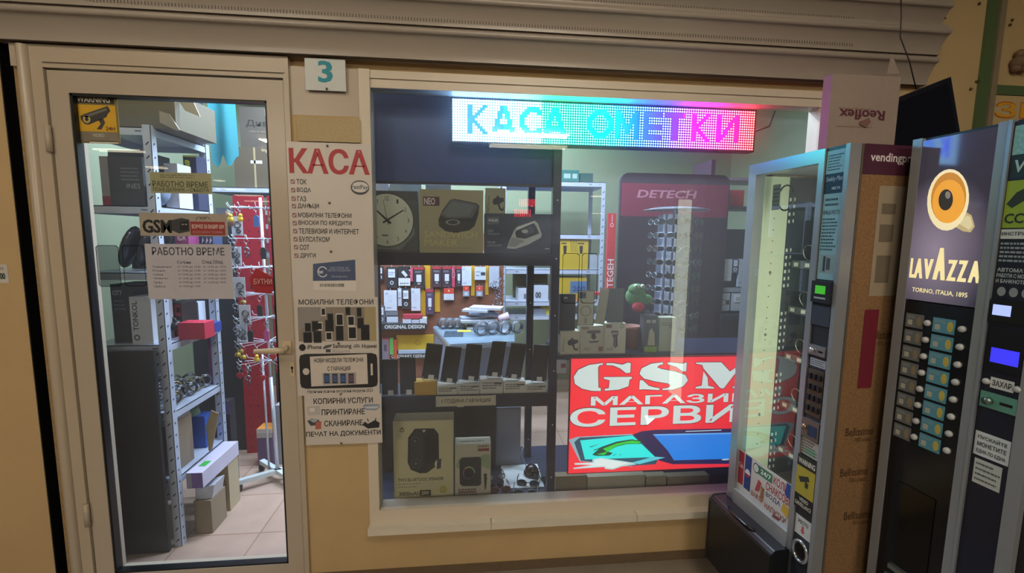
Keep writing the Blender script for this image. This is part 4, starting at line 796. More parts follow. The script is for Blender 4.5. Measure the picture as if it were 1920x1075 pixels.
b = MB(); b.flat((cx0-.002, cx1, .745, .80), .0052, P('#a7a39a')); b.lines((cx0+.002, cx1-.004, .75, .795), .0048, P('#6d5652'), 5, .5); b.flat((cx0+.014, cx1-.01, .75, .772), .0049, P('#6fae8a')); b.build('price_sticker', dr)
b = MB(); b.flat((cx0-.005, cx1+.002, .61, .742), -.0008, P('#a89a36')); b.flat((cx0-.005, cx1+.002, .705, .742), -.0012, P('#26281f')); b.text('WARNING', (cx0, cx1, .714, .732), -.0016, P('#d2d0c2'), .02)
b.poly([(cx0+.004, .668), (cx0+.04, .684), (cx0+.046, .67), (cx0+.012, .652)], -.0012, P('#33342c')); b.poly([(cx0+.03, .665), (cx0+.042, .66), (cx0+.04, .642), (cx0+.03, .645)], -.0014, P('#33342c')); b.flat((cx0-.005, cx1+.002, .565, .612), -.0010, P('#1f2120')); b.text('VIDEO', (cx0+.014, cx1-.014, .592, .604), -.0014, P('#cfcdbd'), .02); b.text('SURVEILLANCE', (cx0-.001, cx1-.002, .574, .587), -.0014, P('#cfcdbd'), .015); b.build('warning_sticker', dr)
b = MB(); b.flat((cx0, cx1+.001, .475, .54), .0048, P('#c6cac8')); b.text('РЕСТО', (cx0+.012, cx1-.012, .515, .528), .0044, INK, .02); x = (cx0+cx1)/2; b.poly([(x-.004, .51), (x-.004, .495), (x-.009, .495), (x, .484), (x+.009, .495), (x+.004, .495), (x+.004, .51)], .0044, P('#b0565a')); b.build('change_sticker', dr)
b = MB(); b.torus(((cx0+cx1)/2, .002, .425), .027, .0055, metal('#b7bcc0', .2), (0, 1, 0), 28, 8, 1.25); b.disc((cx0+cx1)/2, .425, .026, .032, .0045, BLACK); b.build('change_cup', dr)
# ------------------------------------------------------------------ coffee machine
O2 = (1.225, -.642, 0); F2 = Pl(O2, ANG)
m2 = thing('coffee_vending_machine', 'dark coffee vending machine with a lit coffee cup panel, at the right edge', 'vending machine', O2, ANG)
T2 = 1.70; W2 = .30
b = MB(); b.box(-.03, W2+.25, .012, .55, 0, T2, M('#23242a', .4, noise=.04)); cab = b.build('cabinet', m2, .003)
b = MB(); b.box(-.03, -.006, -.002, .012, .1, T2, ALUD); b.box(.160, .182, -.004, .012, .1, T2, ALUD); b.box(.180, .187, -.006, .012, .1, T2, ALU); b.box(.262, .29, -.004, .012, .1, T2, ALUD); b.build('front_frame', m2, .002)
VIO = M('#77708c', .08, noise=.03, scale=3, spec=.7)
b = MB(); pl = F2.r(1715, 300, 1845, 560); zb_ = F2.p(1780, 578)[1]; zb_ = 1.262
EV = lambda h, s: M(h, .12, emit=s, noise=0)
lit = bpy.data.materials.new('lit_panel'); lit.use_nodes = True; nt = lit.node_tree; bs = nt.nodes['Principled BSDF']; bs.inputs['Roughness'].default_value = .06; bs.inputs['Base Color'].default_value = lin('#3c3844')
tc = nt.nodes.new('ShaderNodeTexCoord'); mp_ = nt.nodes.new('ShaderNodeMapping'); gr_ = nt.nodes.new('ShaderNodeTexGradient'); gr_.gradient_type = 'SPHERICAL'; mp_.inputs['Location'].default_value = (-.055/.13, 0, -1.40/.2); mp_.inputs['Scale'].default_value = (1/.13, 0, 1/.20)
cr = nt.nodes.new('ShaderNodeValToRGB'); cr.color_ramp.elements[0].color = lin('#35333f'); cr.color_ramp.elements[1].color = lin('#a595a8')
nt.links.new(tc.outputs['Object'], mp_.inputs[0]); nt.links.new(mp_.outputs[0], gr_.inputs[0]); nt.links.new(gr_.outputs[0], cr.inputs[0]); nt.links.new(cr.outputs[0], bs.inputs['Emission Color']); bs.inputs['Emission Strength'].default_value = .7
b.box(-.006, .160, .0, .012, zb_, T2-.008, lit)
def f2(pts, y, h, e=0.): b.poly([F2.p(*q) for q in pts], y, EV(h, e) if e else P(h))
def ell(cx, cy, rx, ry, n=26, rot=0.):
    return [(cx+rx*math.cos(a)*math.cos(rot)-ry*math.sin(a)*math.sin(rot), cy+rx*math.cos(a)*math.sin(rot)+ry*math.sin(a)*math.cos(rot)) for a in [2*math.pi*i/n for i in range(n)]]
f2([(1790, 415), (1812, 398), (1822, 404), (1828, 425), (1820, 436), (1806, 434), (1788, 424)], -.0004, '#c9b78a', .55); f2([(1796, 418), (1814, 404), (1820, 408), (1824, 424), (1817, 431)], -.0005, '#e0d2a6', .6)
f2(ell(1778, 375, 39, 58, rot=.12), -.0006, '#e6d9ae', .8); f2(ell(1779, 371, 33, 48, rot=.12), -.0008, '#c08438', .75); f2(ell(1779, 378, 30, 41, rot=.12), -.001, '#dd9a3c', .85); f2(ell(1774, 375, 13.5, 20, rot=.1), -.0012, '#3b3834', .5); f2(ell(1778, 366, 5, 7), -.0014, '#8d8a84', .5)
def t2(s, A_, B_, C_, D_, y, mat, bold):                    # lettering in the four cornered field of the panel
    a, c, d = F2.p(*A_), F2.p(*B_), F2.p(*D_); vs, fs = glyphs(s, bold)
    b.add([(a[0]+(c[0]-a[0])*u, y, d[1]+(a[1]-d[1])*v) for u, v in vs], fs, mat)
LET = EV('#e9d9a0', .85)
zl0 = F2.p(1770, 526)[1]; zl1 = F2.p(1770, 487)[1]; xs = [F2.p(x, 508)[0] for x in (1706, 1733, 1752, 1786, 1808, 1839)]
for s_, xa, xb, up_ in (('L', 1706, 1715, 0), ('A', 1714, 1731, 0), ('V', 1731, 1749, 0), ('A', 1750, 1774, 1), ('Z', 1776, 1794, 0), ('Z', 1796, 1814, 0), ('A', 1817, 1840, 0)):
    xa_ = F2.p(xa, 508)[0]; xb_ = F2.p(xb, 508)[0]; b.text(s_, (xa_, xb_, zl0, zl1+(.03 if up_ else 0)), -.0006, LET, .05)
b.text('TORINO, ITALIA, 1895', (F2.p(1710, 548)[0], F2.p(1815, 548)[0], F2.p(1762, 554)[1], F2.p(1762, 544)[1]), -.0006, LET, .015)
b.build('lit_cup_panel', m2)
b = MB(); b.box(-.006, .160, .002, .012, .1, zb_-.004, M('#14161a', .15)); b.flat((-.004, .13, .12, .42), .0016, M('#5a3420', .2, noise=.3, scale=12)); btn = b.build('selection_panel', m2)
b = MB(); b.tube([(.0, .0, .42), (.05, -.004, .36), (.075, -.006, .27), (.08, .0, .18)], .0035, M('#b9b4ac', .4), 6); b.build('water_hose', m2)
for c_, (xa, xb, bx, h) in enumerate(((.002, .046, .057, '#6d7276'), (.070, .120, .137, '#5c9cb2'))):
    for i in range(8):
        z = 1.204-i*.0457; b = MB(); b.box(xa, xb, -.001, .002, z-.019, z+.019, P(h)); b.flat((xa+.006, xa+.018, z-.012, z+.002), -.0014, P('#b9bba8')); x = xb-.009; b.disc(x, z, .007, .014, -.0014, P('#c9b85a' if c_ else '#8d846a'), 12); b.lines((xa+.004, xb-.016, z+.006, z+.015), -.0014, P('#9fb0b4'), 2); b.build('drink_label', btn)
        q = MB(); q.X = Matrix.Translation((bx, .002, z)) @ Matrix.Rotation(math.pi/2, 4, 'X'); q.lathe([(.0085, 0), (.0085, .004), (.007, .008), (.003, .0098), (.0005, .01)], (0, 0, 0), M('#b9bcbc', .3), 14); q.build('select_button', btn)
b = MB(); b.box(.03, .125, -.0005, .002, .50, .74, M('#0a0b0d', .12)); b.box(.035, .12, -.012, .002, .478, .492, metal('#9aa6a2', .2)); b.box(.03, .115, -.014, .002, .452, .462, metal('#7f908a', .2)); b.build('cup_door', m2)
# payment column
b = MB(); b.box(.188, .261, .0, .012, .1, T2-.005, M('#1b1f2e', .3)); pay = b.build('payment_column', m2)
b = MB(); b.flat((.190, .261, 1.62, 1.685), -.0004, M('#7fb5b4', .3, noise=.25, scale=120)); b.flat((.190, .261, 1.568, 1.617), -.0004, P('#1f3338')); b.text('V', (0.196, 0.218, 1.580, 1.608), -.0008, P('#a9c7c6'), .02, .1); b.build('glossy_sticker', pay)
b = MB(); b.flat((.189, .261, 1.455, 1.562), -.0005, P('#8ea830')); b.poly([(.192, 1.51), (.208, 1.535), (.243, 1.556), (.253, 1.53), (.223, 1.515), (.203, 1.5)], -.0009, P('#2e332a')); b.text('CCTV', (.192, .258, 1.465, 1.488), -.0009, P('#2a2f1e'), .03); b.build('camera_sticker', pay)
b = MB(); b.flat((.189, .261, 1.43, 1.452), -.0005, P('#c9cfcc')); b.text('ИНСТРУКЦИЯ', (.191, .260, 1.436, 1.446), -.0009, INK, .02); b.lines((.191, .258, 1.375, 1.424), -.0005, P('#8f9aa0'), 5, .5)
for k, s_ in enumerate(('АВТОМАТЪТ', 'РАБОТИ С МОНЕТИ', 'И БАНКНОТИ ОТ')): b.text(s_, (.191, .260, 1.354-k*.013, 1.363-k*.013), -.0005, P('#b9c2c6'), .02)
for k in range(3): b.disc(.204+k*.022, 1.308, .008, .011, -.0005, P('#8d9396'), 14)
b.build('instruction_sticker', pay)
b = MB(); b.box(.190, .261, -.006, .0, 1.235, 1.29, BLACK); b.flat((.196, .230, 1.252, 1.277), -.0064, M('#aebfff', emit=.8, noise=0)); b.build('display', pay)
b = MB(); b.box(.194, .261, -.004, .0, 1.12, 1.225, M('#14161e', .3)); b.flat((.202, .254, 1.14, 1.175), -.0044, M('#3a36e8', emit=.9, noise=0)); b.build('banknote_reader', pay)
b = MB(); b.flat((.206, .250, 1.078, 1.104), -.0004, P('#d0d2d0')); b.text('ЗАХАР', (.210, .246, 1.084, 1.098), -.0008, INK, .02); b.build('sugar_label', pay)
for x in (.199, .257):
    q = MB(); q.X = Matrix.Translation((x, 0, 1.09)) @ Matrix.Rotation(math.pi/2, 4, 'X'); q.lathe([(.0075, 0), (.0075, .004), (.004, .007), (.0005, .0075)], (0, 0, 0), M('#b9bcbc', .3), 14); q.build('sugar_button', pay)
b = MB(); b.box(.192, .261, -.003, .0, 1.028, 1.066, M('#6fae9a', .3, .4)); b.flat((.230, .254, 1.043, 1.05), -.0034, BLACK); cs = b.build('coin_slot', pay); b = MB(); b.tube([(.210, -.003, 1.046), (.210, -.014, 1.046)], .009, metal('#7d918a', .25), 12); b.build('coin_knob', cs)
b = MB(); b.flat((.191, .259, .905, .965), -.0004, P('#c9cfcf'))
for k, s_ in enumerate(('ПУСКАЙТЕ', 'МОНЕТИТЕ', 'ЕДНА ПО ЕДНА')): b.text(s_, (.197, .253, .947-k*.018, .958-k*.018), -.0008, INK, .02)
b.build('coin_sticker', pay)
b = MB(); b.flat((.196, .250, .835, .897), -.0005, P('#b9bdb6')); b.lines((.200, .248, .84, .892), -.0009, P('#5d615c'), 4, .35); b.build('note_sticker', pay)
b = MB(); b.flat((.189, .260, .455, .505), -.0004, P('#c9cfcf')); b.text('РЕСТО', (.202, .248, .472, .49), -.0008, INK, .02); b.build('change_sticker', pay)
# ------------------------------------------------------------------ things on top of the machines
r = Y(-.3).r(1556, 142, 1688, 264); b = MB(); cb = M('#97887d', .7, noise=.04)
zc0, zc1 = TOP+.001, aty(1620, 141, -.3).z; xc0 = aty(1556, 200, -.3).x; xc1 = aty(1684, 200, -.3).x
ct = thing('cardboard_carton', 'upside down cardboard carton standing on the snack vending machine', 'box', ((xc0+xc1)/2, -.3, zc0))
b.box(xc0, xc1, -.3, -.262, zc0, zc1, cb); p = Y(-.3)
b.text('Reoflex', p.r(1573, 206, 1659, 225), -.3006, P('#5d2f3a'), .04, 0, True); b.text('refinishing products', p.r(1573, 202, 1634, 206.5), -.3006, P('#7d5a56'), .01, 0, True); b.flat(p.r(1568, 237, 1635, 239), -.3006, P('#8a705e'))
b.prism([p.p(*q) for q in ((1610, 234), (1612, 228), (1628, 221), (1631, 230), (1622, 240))], -.304, -.3005, P('#7d5c54')); b.build('carton_body', ct, .002)
b = MB(); qa = [p.p(*q) for q in ((1666, 139), (1674, 100), (1688, 138))]; b.prism(qa, -.297, -.294, cb); b.build('carton_flap', ct)
# tilted screen
tv = thing('monitor', 'black flat monitor leaning tilted behind the upside down carton', 'monitor', (1.7, -.2, T2+.001), 0)
p = Y(-.2); A_ = [p.p(*q) for q in ((1672, 186), (1783, 144), (1813, 250), (1690, 300))]
mz = min(q[1] for q in A_); lift = T2+.004-mz; A_ = [(x, z+max(lift, -.02)*0) for x, z in A_]
A_ = [p.p(1672, 188), p.p(1783, 144), (p.p(1818, 262)[0], T2+.004), (p.p(1668, 262)[0], T2+.004)]
b = MB(); b.prism(A_, -.2, -.175, M('#191c26', .35)); b.build('housing', tv, .003)
m_ = (sum(q[0] for q in A_)/4, sum(q[1] for q in A_)/4); ins = [(m_[0]+(x-m_[0])*.9, m_[1]+(z-m_[1])*.88) for x, z in A_]; b = MB(); b.poly(ins, -.2006, M('#10131f', .3)); b.build('rear_cover', tv)
pts = [aty(1688, -60, -.19), aty(1690, 30, -.19), aty(1688, 70, -.19), aty(1705, 115, -.19), aty(1718, 168, -.19)]
b = MB(); b.tube(pts, .0022, BLACK, 6); solo(b, 'hanging_cable', 'thin black cable hanging down to the tilted monitor', 'cable')
# ------------------------------------------------------------------ shop interior: white slotted rack seen through the door
ST = M('#b7c2d6', .4, .1, noise=.03, scale=8)
def slotted_post(b, x0, x1, y0, y1, z0, z1, slots=True):
    b.box(x0, x1, y0, y0+.002, z0, z1, ST); b.box(x1-.002, x1, y0, y1, z0, z1, ST)
    if slots:
        n = int((z1-z0)/.055)
        for k in range(n):
            z = z0+.03+k*.055; c = (x0+x1)/2; b.poly([(c-.008, z-.005), (c-.004, z-.008), (c+.008, z+.005), (c+.004, z+.008)], y0-.0005, DARK)
            c = (y0+y1)/2; xx = x1+.0005; b.add([(xx, c-.004, z-.006), (xx, c+.004, z-.002), (xx, c+.004, z+.006), (xx, c-.004, z+.002)], [(0, 1, 2, 3)], DARK)
def shelf_mesh(x0, x1, y0, y1, z, h=.032):
    b = MB(); b.box(x0, x1, y0, y1, z-.004, z, ST); b.box(x0, x1, y0, y0+.002, z-h, z, ST); b.box(x1-.002, x1, y0, y1, z-h, z, ST); b.box(x0, x1, y1-.002, y1, z-h, z, ST); b.box(x0, x0+.002, y0, y1, z-h, z, ST)
    for k in (.15, .85):
        xx = x0+(x1-x0)*k; b.flat((xx-.012, xx+.012, z-h*.6, z-h*.4), y0-.0004, M('#6d7688', .5)); b.disc(x0+(x1-x0)*(.06 if k < .5 else .94), z-h/2, .003, .003, y0-.0005, DARK, 8)
    return b
RX0, RX1, RY0, RY1 = -1.615, -1.30, .262, .68
ra = thing('metal_rack', 'white slotted metal rack full of goods on the left, behind the door', 'shelf', ((RX0+RX1)/2, (RY0+RY1)/2, 0))
for x0, x1, y0, y1 in ((RX0, RX0+.032, RY0, RY0+.032), (RX1-.032, RX1, RY0, RY0+.032), (RX1-.032, RX1, RY1-.032, RY1), (RX0, RX0+.032, RY1-.032, RY1)):
    b = MB(); slotted_post(b, x0, x1, y0, y1, .0, 1.865); b.build('post', ra)
SZ = [1.855, 1.535, 1.255, .94, .63, .325]
for z in SZ: shelf_mesh(RX0+.001, RX1-.0025, RY0+.003, RY1-.003, z).build('shelf', ra)
RXA = RX1-.004
def goods(name, label, cat, x0, x1, y0, y1, z0, z1, h, front=None, art=None, group=None, rot=0., bevel=.0015, side=None):
    """box of goods, sizes in metres; art(b, r, y) prints the front"""
    b = MB(); b.box(x0, x1, y0, y1, z0+.001, z1, P(side or h), P(front or h))
    if art: art(b, (x0, x1, z0, z1), y0-.0006)
    o_ = solo(b, name, label, cat, group, bevel=bevel)
    if rot: o_.rotation_euler.z = rot
    return o_
def frac(r, u0, u1, v0, v1): return (r[0]+(r[1]-r[0])*u0, r[0]+(r[1]-r[0])*u1, r[2]+(r[3]-r[2])*v0, r[2]+(r[3]-r[2])*v1)
yf = RY0+.02
def px_(a, b_, c, d_, y=None): return Y(yf if y is None else y).r(a, b_, c, d_)
# top of the rack
r = px_(205, 182, 333, 236); goods('cardboard_box', 'large brown open cardboard box on top of the left rack', 'box', r[0], r[1]-.01, yf, yf+.30, SZ[0], r[3]+.03, '#5d5846', '#5a5546')
pf = Y(yf-.004)
b = MB(); b.prism([pf.p(*q) for q in ((299, 208), (318, 214), (337, 244), (333, 246), (300, 230))], yf-.006, yf-.002, P('#8d887b')); b.prism([pf.p(*q) for q in ((325, 184), (352, 184), (366, 215), (337, 203))], yf+.03, yf+.034, P('#999489')); solo(b, 'cardboard_flap', 'pale torn cardboard flaps leaning on the large box on top of the left rack', 'cardboard')
def blob(name, label, cat, c, r, sz, h, rough=.25, amp=.25, parent=None, n=18, seed=1):
    rnd = random.Random(seed); b = MB(); vs = []; fs = []; R_ = 10; ph = [rnd.uniform(0, 6.3) for _ in range(6)]
    for i in range(R_+1):
        t = math.pi*i/R_
        for k in range(n):
            a = 2*math.pi*k/n; q = 1+amp*(math.sin(3*a+ph[0]+2*t)*.5+math.sin(5*a+ph[1]-3*t)*.35+rnd.uniform(-.5, .5))
            vs.append((c[0]+r*sz[0]*q*math.sin(t)*math.cos(a), c[1]+r*sz[1]*q*math.sin(t)*math.sin(a), c[2]+r*sz[2]*max(-1, min(1.15, -math.cos(t)*(1 if i in (0, R_) else q)))))
    for i in range(R_):
        for k in range(n): fs.append((i*n+k, i*n+(k+1) % n, (i+1)*n+(k+1) % n, (i+1)*n+k))
    b.add(vs, fs, M(h, rough, noise=.1, scale=25), True)
    return solo(b, name, label, cat)
q = aty(366, 258, .42); blob('plastic_bag', 'crumpled black and clear plastic bag on top of the left rack', 'bag', (-1.36, .42, SZ[0]+.06), .065, (1., 1.3, .9), '#30323c', .2, .3, seed=4)
blob('plastic_bag', 'crumpled pale grey plastic bag behind the black one on the left rack', 'bag', (-1.37, .665, SZ[0]+.075), .06, (.8, .6, .95), '#8d90a8', .25, .25, seed=9)
goods('box', 'dark shoe box with a red stripe on top of the left rack', 'box', -1.42, -1.31, .62, .67, SZ[0]+.0, SZ[0]+.30, '#2a2b33', art=lambda b, r, y: b.flat(frac(r, 0, 1, .2, .4), y, P('#a23a48')))
# teal sheet
b = MB(); n = 14; vs = []
for i in range(n+1):
    u = i/n; x = -1.325+.13*u; yy = .735+.018*math.sin(u*7)
    for zz in (2.68, 2.1, 1.9+.02*math.sin(u*9), 1.80-.03*math.sin(u*11)): vs.append((x+.03*(2.1-min(zz, 2.35))*.5, yy, zz))
b.add(vs, [(i*4+k, (i+1)*4+k, (i+1)*4+k+1, i*4+k+1) for i in range(n) for k in range(3)], M('#1f7f90', .7, noise=.06), True); solo(b, 'hanging_cloth', 'turquoise sheet hanging behind the left rack', 'cloth')
# second shelf down: dark packs, pale packs
z = SZ[1]
r = px_(197, 292, 262, 374); goods('product_box', 'black box with faint print on the second shelf of the left rack', 'box', r[0], r[1], yf+.02, yf+.12, z, r[3], '#35373c', art=lambda b, r, y: (b.lines(frac(r, .35, .9, .5, .8), y, P('#6d7076'), 4), b.text('INES', frac(r, .5, .9, .36, .46), y, P('#9a9ca0'))))
r = px_(178, 300, 196, 372); goods('product_box', 'pale narrow box beside the black box on the second shelf of the left rack', 'box', r[0], r[1], yf+.03, yf+.1, z, r[3]+.02, '#b9b4b6', '#8f8a90', art=lambda b, r, y: b.flat(frac(r, 0, 1, 0, .2), y, P('#8d2f3d')))
r = px_(262, 335, 296, 374); blob('plush_toy', 'blue grey soft toy on the second shelf of the left rack', 'toy', ((r[0]+r[1])/2, yf+.06, z+.06), .05, (.8, .8, 1.05), '#6d7f9a', .8, .12, seed=3)
r = px_(270, 296, 292, 330); goods('product_box', 'white carton behind the soft toy on the left rack', 'box', r[0]-.01, r[1], yf+.14, yf+.24, z, r[3], '#c3c9d8')
r = Y(.57).r(344, 292, 392, 336); goods('product_box', 'navy box with neon yellow lettering in the left rack', 'box', r[0], RX1-.004, .57, .65, z, r[3], '#2b3050', art=lambda b, r, y: (b.text('ЗЕВ1', frac(r, .12, .5, .68, .92), y, M('#d6ea2a', .5), .04), b.text('BRAKE - MODEL', frac(r, .12, .7, .52, .64), y, M('#b3c62a', .5), .02), b.flat(frac(r, 0, .03, 0, 1), y, M('#cfe22c', .5)), b.flat(frac(r, 0, 1, .97, 1), y, M('#cfe22c', .5)), b.flat(frac(r, .05, 1, 0, .45), y, P('#3c466d'))))
r = Y(.5).r(352, 262, 395, 292); goods('product_box', 'grey tray box standing under the plastic bag in the left rack', 'box', -1.5, -1.33, .52, .64, z, z+.2, '#565a66')
# third shelf: black cushions; pink pack, patterned pack
z = SZ[2]
for k, (a, c, lab) in enumerate(((193, 232, 'glossy black cushion leaning at the left end of the third shelf'), (222, 262, 'glossy black cushion in the middle of the third shelf'), (247, 285, 'glossy black cushion by the post on the third shelf'))):
    r = px_(a, 404, c, 503); b = MB(); old = b.X; b.X = Matrix.Translation(((r[0]+r[1])/2, yf+.09+k*.015, z+.105)) @ Matrix.Rotation(.32, 4, 'Y'); b.ball((0, 0, 0), 1, M('#2d2f36', .22, noise=.05), 18, (.026, .05, .098)); q = solo(b, 'cushion', lab, 'cushion', 'black cushions in the left rack')
r = Y(.36).r(322, 358, 348, 385); goods('product_box', 'pink pack with white print on the third shelf of the left rack', 'box', r[0], r[1], .36, .44, z, z+.20, '#8e3a72', art=lambda b, r, y: (b.text('RDA', frac(r, .2, .8, .68, .82), y, P('#dcc6d6'), .02), b.flat(frac(r, .62, .9, .84, .96), y, P('#d6c3d2'))))
r = Y(.45).r(354, 352, 394, 380); goods('product_box', 'blue and white patterned pack on the third shelf of the left rack', 'box', r[0], r[1], .45, .53, z, z+.2, '#39466d', art=lambda b, r, y: [b.poly([frac(r, u, u, v, v)[0::2], frac(r, u+.12, u+.12, v+.08, v+.08)[0::2], frac(r, u+.06, u+.06, v+.16, v+.16)[0::2]], y, P('#c9d2e6')) for u in (.05, .25, .45, .65, .82) for v in (.1, .35, .6, .8)])
goods('product_box', 'tall slate box at the back of the third shelf of the left rack', 'box', -1.45, -1.35, .56, .66, z, z+.21, '#5b6070')
# fourth shelf: torch boxes
z = SZ[3]
r = px_(245, 557, 266, 640); goods('product_box', 'white box with vertical grey lettering at the end of the fourth shelf', 'box', r[0], r[1]+.04, yf, yf+.14, z, r[3], '#c6ccd6', art=lambda b, r, y: (b.add([(r[0]+.008+.022*(1-q[1]), y, r[2]+.06+.13*q[0]) for q in glyphs('TONKOL', .02)[0]], glyphs('TONKOL', .02)[1], P('#4a4c52')), b.ring(r[0]+.02, r[2]+.03, .012, .013, .4, y, P('#4a4c52'))))
r = px_(269, 578, 306, 638); goods('product_box', 'black and red box beside the white box on the fourth shelf', 'box', r[0], min(r[1]+.02, RX1-.034), yf+.15, yf+.27, z, r[3], '#2a2024', art=lambda b, r, y: (b.flat(frac(r, .55, .62, .05, .95), y, P('#a8283a')), b.flat(frac(r, .62, .95, .6, .95), y, P('#8d2636')), b.flat(frac(r, .68, .9, .72, .86), y, P('#d6c9d0')), b.flat(frac(r, .6, .95, .02, .12), y, P('#a8283a'))))
r = px_(200, 535, 244, 638); goods('product_box', 'dark grey wrapped box at the left end of the fourth shelf', 'box', r[0], r[1], yf+.03, yf+.18, z, r[3], '#3b3d47', art=lambda b, r, y: (b.text('CITY', frac(r, .08, .5, .82, .9), y, P('#b9bcc6'), .02), b.lines(frac(r, .1, .6, .55, .75), y, P('#6d707a'), 3)))
r = Y(.36).r(333, 606, 383, 617); goods('product_box', 'flat red box on the fourth shelf by the front post', 'box', r[0], r[1], .36, .44, z, r[3], '#a31f38', side='#b32a44')
rz = r[3]
r = Y(.42).r(340, 589, 377, 605); goods('product_box', 'small tan box standing behind the red box in the left rack', 'box', r[0], r[1], .45, .5, z, z+.06, '#8d8578', side='#cfc394')
r = Y(.5).r(384, 594, 402, 606); goods('product_box', 'small blue box on the fourth shelf of the left rack', 'box', r[0], r[1], .5, .56, z, z+.05, '#2b3f8d')
r = Y(.56).r(372, 560, 400, 592); goods('product_box', 'tilted white sheet box at the back of the fourth shelf', 'box', -1.42, -1.345, .58, .64, z, z+.14, '#c9d3e2', art=lambda b, r, y: b.lines(frac(r, .2, .8, .3, .7), y, P('#7d8aa0'), 3))
def headphones(label, c, R_, col):
    t = thing('headphones', label, 'headphones', c, 0); b = MB(); b.tube([(c[0]+R_*math.cos(a), c[1], c[2]+R_+R_*math.sin(a)) for a in [math.pi*i/12 for i in range(13)]], .006, M(col, .4), 8); b.build('headband', t)
    for s in (-1, 1): b = MB(); b.X = Matrix.Translation((c[0]+s*R_, c[1], c[2]+R_-.005)) @ Matrix.Rotation(math.pi/2, 4, 'Y'); b.lathe([(.001, -.014), (.022, -.012), (.024, 0), (.022, .012), (.001, .014)], (0, 0, 0), M(col, .4), 14); b.build('ear_cup', t)
headphones('black headphones on the fourth shelf of the left rack', (-1.39, .42, z+.02), .04, '#22242c')
goods('product_box', 'slim white box at the back left of the fourth shelf', 'box', -1.56, -1.52, .5, .56, z, z+.2, '#aab4c6')
goods('product_box', 'dark slate box filling the back of the second shelf', 'box', -1.585, -1.44, .42, .6, SZ[1], SZ[1]+.25, '#3d424c')
goods('product_box', 'dark box filling the back of the fourth shelf', 'box', -1.51, -1.46, .45, .6, SZ[3], SZ[3]+.24, '#30333d')
goods('product_box', 'flat dark case lying under the cushions shelf top', 'box', -1.58, -1.46, .5, .64, SZ[2], SZ[2]+.1, '#2c2f38')
# fifth shelf: rows of watches on rolls; packs hanging behind
z = SZ[4]
WC = ['#55585e', '#77705e', '#8b8f98', '#4a4c55', '#9a8a5c', '#6d7480']
def watch(label, x, y, z, R_, col, yaw, group):
    t = thing('wristwatch', label, 'watch', (x, y, z), yaw, group, local=True)
    b = MB(); b.torus((0, 0, R_), R_, .006, M(col, .25, .7), (0, 1, 0), 18, 6, .95); b.build('strap', t)
    b = MB(); b.X = Matrix.Translation((0, -.0, R_*1.95)); b.lathe([(.0005, -.004), (.013, -.004), (.0135, .003), (.012, .0055), (.0005, .006)], (0, 0, 0), M('#a9adb3', .2, .8), 16); b.X = Matrix(); b.build('dial', t)
    b = MB(); b.lathe([(R_*.8, -.012), (R_*.83, 0), (R_*.8, .012)], (0, 0, 0), M('#c3cad6', .3, alpha=.5), 14); return t
rowd = ('front row', 'second row', 'third row', 'back row')
colw = ('left', 'middle', 'right')
for i in range(6):
    for j in range(4):
        x = -1.585+j*.074+.01*(i % 2); yy = .30+i*.062
        watch('metal watch standing on its strap in the rack, %s, %s from the left' % (('nearest row', 'second row', 'third row', 'fourth row', 'fifth row', 'farthest row')[i], ('first', 'second', 'third', 'fourth')[j]), x, yy, z+.007, .03+.004*((i+j) % 2), WC[(i*4+j*5) % 6], 1.0+random.uniform(-.3, .3), 'watches on the fifth shelf of the left rack')
for k, (y0, h, lab) in enumerate(((.66, '#8d4a92', 'purple'),)):
    goods('product_box', 'purple and white pack behind the watches in the left rack', 'box', -1.36, -1.31, .665, .676, z, z+.26, '#c9cfe2', art=lambda b, r, y: b.flat(frac(r, 0, .3, 0, 1), y, P('#8d4a92')))
# sixth shelf
z = SZ[5]
goods('cardboard_box', 'brown open cardboard box on the lowest shelf behind the front post', 'box', RX0+.04, -1.335, yf+.012, yf+.17, z, z+.235, '#8a7a66', '#85766a')
b = MB(); b.box(RX0+.05, -1.335, yf+.0, yf+.16, z+.238, z+.262, P('#aeb4be')); b.box(RX0+.07, -1.36, yf-.004, yf+.14, z+.2625, z+.27, P('#c6ccd6')); solo(b, 'paper_stack', 'flat pale paper stack on the brown box in the left rack', 'paper')
b = MB(); g0 = aty(392, 800, .42); b.prism([Y(.45).p(*q) for q in ((391, 846), (386, 800), (396, 770), (410, 776), (404, 806), (397, 846))], .45, .454, P('#9a8a6c')); solo(b, 'cardboard_flap', 'torn brown cardboard flap standing up in the lowest shelf', 'cardboard')
goods('product_box', 'blue box at the back of the lowest shelf of the left rack', 'box', -1.42, -1.34, .56, .63, z, z+.17, '#2552a8')
blob('tinsel', 'bundle of green artificial leaves under the watch shelf', 'plant', (-1.40, .5, z+.23), .05, (1., 1.2, .8), '#5d7a68', .6, .5, seed=6)
# goods on the floor by the rack
def fbox(lab, px, py, w_, dpt, h_, col, front=None, art=None, name='cardboard_box', zz=0., rot=0.):
    q = atz(px, py, zz); return goods(name, lab, 'box', q.x-w_, q.x, q.y, q.y+dpt, zz, zz+h_, col, front, art, rot=rot)
b = MB(); q = aty(436, 822, .45)
pb = thing('purple_box', 'long white and purple box lying on the carton by the rack', 'box', (-1.25, .4, .255))
b = MB(); b.box(-1.285, -1.215, .30, .62, .256, .33, P('#c9c6dc'), P('#6b5592')); b.flat((-1.283, -1.262, .258, .328), .2994, P('#8a8794')); b.box(-1.265, -1.235, .36, .41, .3302, .3315, M('#3fae4a', .5)); b.build('carton', pb); b = MB(); b.lines((-1.28, -1.23, .262, .3), .2992, P('#b9b0cc'), 2)
goods('cardboard_box', 'small brown carton on the floor in front of the rack side', 'box', -1.29, -1.212, .345, .47, .0, .165, '#8f8069', '#80735f')
